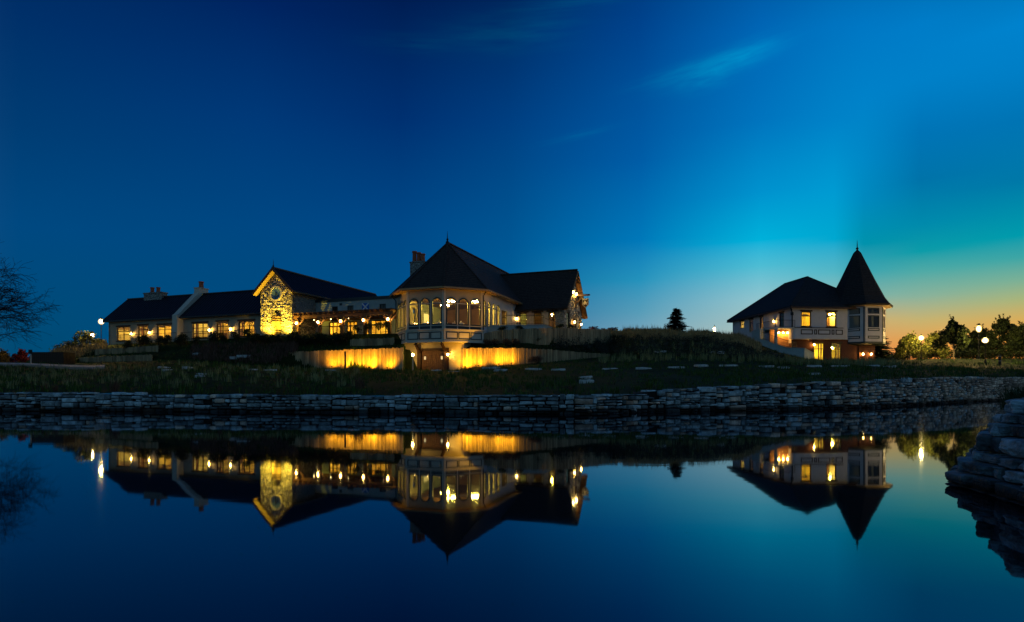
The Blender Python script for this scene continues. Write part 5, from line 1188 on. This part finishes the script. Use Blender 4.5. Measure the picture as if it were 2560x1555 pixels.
tree('tree', 'red leaved round tree beside the small post sign', at(55, 88, -.3), 2.6, 1.7, leaf_red, .6, 1500, .11)
tree('tree', 'small orange green tree left of the red leaved tree', at(8, 92, -.3), 2.7, 1.5, mat('olive_leaves', (.12, .07, .015), .8, .4, 1, island=.4), .7, 1200, .12)
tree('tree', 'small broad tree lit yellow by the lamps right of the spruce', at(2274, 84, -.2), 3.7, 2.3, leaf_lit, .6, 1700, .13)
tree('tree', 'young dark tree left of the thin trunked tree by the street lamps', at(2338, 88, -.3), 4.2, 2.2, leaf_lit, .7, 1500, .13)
tree('tree', 'leafy young tree with a thin pale trunk on the lawn', at(2384, 76, -.1), 5.3, 2.1, leaf_m, 1.7, 2400, .13, 18, bright_bark)
tree('tree', 'dark tree behind the brightest street lamp', at(2452, 96, -.3), 5.2, 3.4, leaf_m, .8, 2000, .16)
tree('tree', 'tall dark tree right of the brightest street lamp', at(2508, 90, -.3), 6.6, 2.9, leaf_m, 1, 2400, .15, 18)
tree('tree', 'dark rounded tree at the far right end of the lawn', at(2556, 86, -.3), 5.0, 2.8, leaf_m, .8, 2000, .15)
tree('tree', 'dark low tree filling the gap right of the leafy young tree', at(2425, 101, -.3), 3.9, 2.8, leaf_m, .5, 1600, .16)
tree('tree', 'low distant bush on the orange horizon right of the spruce', at(2236, 112, -.3), 1.9, 2.4, leaf_m, .3, 900, .14)
for i, (u, Y, h, w) in enumerate(((2262, 89, 1.5, 3.0), (2310, 90, 1.4, 3.2), (2352, 91, 1.6, 3.4), (2405, 92, 1.7, 3.6), (2440, 90, 1.8, 3.4), (2480, 88, 1.7, 3.4), (2520, 87, 1.8, 3.6), (2552, 84, 1.6, 3.2))):
    shrub('green', ordn[i] + ' low dark bush from the left under the trees of the right lawn', u, Y, h, w, -.2)
tree('tree', 'wide dark tree beyond the right end of the lawn', at(2625, 92, -.3), 5.6, 3.4, leaf_m, .8, 1800, .16)
# bare tree at the left edge
bx = xy(-105, 50); bt = thing('bare_tree', 'large leafless tree with fine spreading twigs on the left bank', 'tree', (bx[0], bx[1], ground(*bx)))
tb, br = MB(), MB(); rng = random.Random(5)
def grow(p, d, ln, r, lev):
    pts = [p]; q = p.copy(); dd = d.copy(); nseg = 4
    for i in range(nseg):
        dd = (dd + Vector((rng.gauss(0, .1), rng.gauss(0, .1), rng.gauss(.02 if lev < 3 else -.03, .09)))).normalized(); q = q + dd * ln / nseg; pts.append(q.copy())
    (tb if lev == 0 else br).tube(pts, [max(.012, r * (1 - .6 * i / nseg)) for i in range(nseg + 1)], 7 if lev == 0 else (5 if lev < 3 else 3), cap=False)
    if lev >= 5: return
    k = [9, 6, 5, 5, 3][lev]
    for j in range(k):
        s = .35 + .65 * (j + rng.random()) / k; i = min(nseg - 1, int(s * nseg)); b = pts[i].lerp(pts[i + 1], s * nseg - i)
        ax = dd.orthogonal().normalized(); ax = Matrix.Rotation(rng.uniform(0, 6.28) if lev else j * 2.4, 3, dd) @ ax
        nd = (Matrix.Rotation(rng.uniform(.45, 1.0) if lev else rng.uniform(.75, 1.15), 3, ax) @ dd)
        nd.z = nd.z * (.75 if lev else .8); nd.normalize(); grow(b, nd, ln * rng.uniform(.52, .72) * (1.15 if lev == 0 else 1), r * .5, lev + 1)
grow(Vector((0, 0, -.2)), Vector((.05, 0, 1)), 6.3, .2, 0)
tb.build('trunk', bark, bt, fix=False); br.build('branches', mat('twig', (.012, .012, .014), .9, .2, 3), bt, fix=False)

# ------------------------------------------------------------------ street lamps
sl0 = None
for (u, v, Y, lab) in ((253, 804, 79.5, 'street lamp on a dark post at the left end of the long wing'), (230, 838, 87, 'bright street lamp rising behind the yellow lit bushes'), (2463, 851, 72, 'brightest street lamp on the lawn at the right'), (2447, 822, 84, 'tall street lamp above the dark trees at the right'), (2303, 845, 81, 'taller of the two street lamps above the small yellow lit tree'), (2295, 857, 87, 'shorter and farther street lamp above the small yellow lit tree'), (1786, 824, 132, 'street lamp glowing just over the tall grass of the hill')):
    p = wpt(u, v, Y); gz = ground(p.x, p.y) - (1.5 if u == 230 else 0)
    if sl0 is None:
        H0 = p.z - gz; sl0 = thing('street_lamp', lab, 'street lamp', (p.x, p.y, gz), 0, 'street lamps around the buildings'); hz = H0
        MB().lathe(0, 0, [(.16, -.2), (.16, .15), (.09, .3), (.055, .6), (.045, hz - .28)], 8).build('post', iron, sl0)
        mb = MB().lathe(0, 0, [(.08, hz - .28), (.16, hz - .22), (.13, hz - .2)], 8).lathe(0, 0, [(.2, hz + .34), (.16, hz + .4), (.06, hz + .46), (.02, hz + .62)], 8)
        for k in range(4): c, s = math.cos(k * 1.571), math.sin(k * 1.571); mb.tube([(.13 * c, .13 * s, hz - .2), (.2 * c, .2 * s, hz + .35)], .012, 4)
        mb.build('lamp_head', iron, sl0); MB().ball((0, 0, hz), .17, n=10, k=6, sq=1.2).build('bulb', bulb_hot, sl0, smooth=True); MB().ball((0, 0, hz), .36, n=12, k=8, sq=1.1).build('glow_globe', glass_halo_street, sl0, smooth=True)  # outer shell emits as an added halo around the bulb
    else: clone(sl0, (p.x, p.y, gz), 0, lab, (1, 1, (p.z - gz) / H0))
# ------------------------------------------------------------------ small things at the left and right
x, y = xy(2499, 70); z = ground(x, y)
bo = thing('bollard', 'dark bollard with two pale bands near the brightest street lamp', 'bollard', (x, y, z)); MB().lathe(0, 0, [(.16, -.1), (.15, 1.15), (.1, 1.2)], 12).build('shaft', iron, bo)
MB().lathe(0, 0, [(.155, .98), (.16, 1.0), (.155, 1.03)], 12).build('band', white_paint, bo); MB().lathe(0, 0, [(.158, .42), (.163, .44), (.158, .47)], 12).build('band', white_paint, bo)
x, y = xy(77, 62); z = ground(x, y); sg = thing('post_sign', 'small dark sign on a pale post beside the red tree at the left bank', 'sign', (x, y, z))
MB().box(-.05, .05, -.04, .04, -.2, 1.45).build('post', white_paint, sg); MB().box(-.2, .2, -.06, -.042, 1.2, 1.65).build('board', iron, sg)
x, y = xy(186, 100); z = ground(x, y); up = thing('utility_pole', 'thin distant utility pole left of the yellow lit bushes', 'pole', (x, y, z))
MB().lathe(0, 0, [(.12, -.2), (.09, 3.4)], 8).build('shaft', bark, up); MB().bar((-.4, 0, 3.1), (.4, 0, 3.1), .1, .1).build('crossarm', bark, up)
x, y = xy(118, 66); z = ground(x, y); en = thing('timber_enclosure', 'low dark timber enclosure on the left bank beyond the paved path', 'enclosure', (x, y, z))
mb = MB()
for k in range(16): mb.box(-1.75 + k * .22, -1.75 + k * .22 + .2, 0, .04, -.3, 1.15)
mb.build('side_panel', dark_wood, en); mb = MB()
for k in range(8): mb.box(1.79, 1.83, k * .22, k * .22 + .2, -.3, 1.15)
mb.build('side_panel', dark_wood, en); MB().box(-1.78, 1.85, -.03, 1.8, 1.152, 1.2).build('lid', dark_wood, en)
# curved paved path end, and a lit strip of road far left
ps = [(-40, 62), (60, 60.5), (150, 58.5), (230, 57), (262, 57.6)]
mb = MB()
for (a, ya), (b, yb) in zip(ps, ps[1:]):
    A, B = Vector(at(a, ya, .22)), Vector(at(b, yb, .22)); C_, D_ = Vector(at(b, yb + 2.2, .3)), Vector(at(a, ya + 2.2, .3))
    mb.slab([A, B, C_, D_], .35)
tag(mb.build('path', path_m), kind='structure')
lp2 = at(255, 60.5); pl = thing('path_light', 'low path light at the curved end of the paved path', 'lamp', lp2); MB().lathe(0, 0, [(.05, 0), (.04, .55), (.13, .58), (.04, .68)], 8).build('shaft', iron, pl); MB().ball((0, 0, .54), .035).build('bulb', bulb_dim, pl, smooth=True)
# pipe outlet disc in the wall
x, y = xy(1584, 29.15); ou = thing('pipe_outlet', 'round pale pipe outlet at the waterline of the stone wall', 'pipe', (x, y, .12)); fO = lambda s, z, d: Vector((s, -d, z))
disc(fO, 0, 0, .14, .4, .06).build('flap', slab_m, ou); MB().bar((0, -.075, -.02), (0, -.075, .12), .02, .02).build('hinge', iron, ou)

# ------------------------------------------------------------------ foreground rock bank on the right
def rock_block(mb, c, ex, ey, sx_, sy_, sz_, seed):
    b = bmesh.new(); bmesh.ops.create_cube(b, size=1); bmesh.ops.subdivide_edges(b, edges=b.edges[:], cuts=9, use_grid_fill=True)
    vs = []
    for v in b.verts:
        p = v.co.copy(); q = Vector((p.x * 2, p.y * 2, p.z * 2)); m_ = max(abs(q.x), abs(q.y), abs(q.z)); L2 = (abs(q.x) ** 16 + abs(q.y) ** 16 + abs(q.z) ** 16) ** (1 / 16); p = p / L2 if L2 else p
        P = c + ex * (p.x * sx_) + ey * (p.y * sy_) + Vector((0, 0, p.z * sz_))
        k = noise.noise(P * 2.6 + Vector((seed, 0, 0))) * .035 + noise.noise(P * 7 + Vector((0, seed, 0))) * .022 + abs(noise.noise(P * 16 + Vector((0, 0, seed)))) * -.02
        lay = round(noise.noise(Vector((P.z * 14, seed, P.x * .6))) * 3) / 3 * .03
        nrm = Vector((p.x, p.y, 0)); vs.append(P + (ex * nrm.x + ey * nrm.y) * 2 * (k + lay) + Vector((0, 0, p.z * 2 * k * .6)))
    b.verts.index_update(); mb.add(vs, [[v.index for v in f.verts] for f in b.faces]); b.free()
base_path = [Vector((5.1, 2.0, 0)), Vector((5.35, 4.6, 0)), Vector((5.6, 6.6, 0)), Vector((5.85, 7.9, 0)), Vector((7.2, 9.4, 0)), Vector((9.6, 11.6, 0)), Vector((14, 14, 0))]
acc = [0]
for a, b in zip(base_path, base_path[1:]): acc.append(acc[-1] + (b - a).length)
def bp(s):
    s = min(max(s, 0), acc[-1] - 1e-5); i = max(k for k in range(len(acc) - 1) if acc[k] <= s); d = (base_path[i + 1] - base_path[i]).normalized(); return base_path[i] + d * (s - acc[i]), d
mb = MB(); z = -.25; lev = 0
while z < .98:
    h = random.choice((.12, .16, .2, .24)); s = random.uniform(-.3, 0)
    while s < acc[-1]:
        w = random.uniform(.22, .62); p, d = bp(s + w / 2); nr = Vector((-d.y, d.x, 0)); back = -nr
        c = p + back * (.5 + .68 * max(0, z) + random.uniform(-.05, .05)); rock_block(mb, c + Vector((0, 0, z + h / 2)), d, nr, w * .9, 1.05, h * .88, random.uniform(0, 90)); s += w * .98
    z += h * .96; lev += 1
tag(mb.build('rock_bank', rock_m), 'stepped bank of big dark layered rocks at the near right shore', 'rock bank')
inner = [b + Vector((.75, .1, 0)) for b in base_path[:4]] + [Vector((7.9, 9.0, 0)), Vector((10, 11, 0)), Vector((14, 13.4, 0))]
mb = MB().slab([(p.x, p.y, .93) for p in inner] + [(40, 13, 1.2), (40, -20, 1.2), (6, -20, .9)], 1.3); tag(mb.build('near_bank', soil), kind='structure')
mb = MB()
for cx, cy, n_, h_ in ((8.7, 9.6, 900, .34), (9.3, 10.3, 900, .38), (9.7, 9.6, 800, .42), (8.8, 8.6, 600, .28)): blades(mb, cx, cy, .95, h_, n_, .6, .95, .006)
tag(mb.build('bank_grass', mat('near_grass', (.03, .05, .022), .8, .4, 1, spec=.1, island=.4), fix=False), 'arching tuft of dark green grass on top of the near rock bank', 'grass tuft')
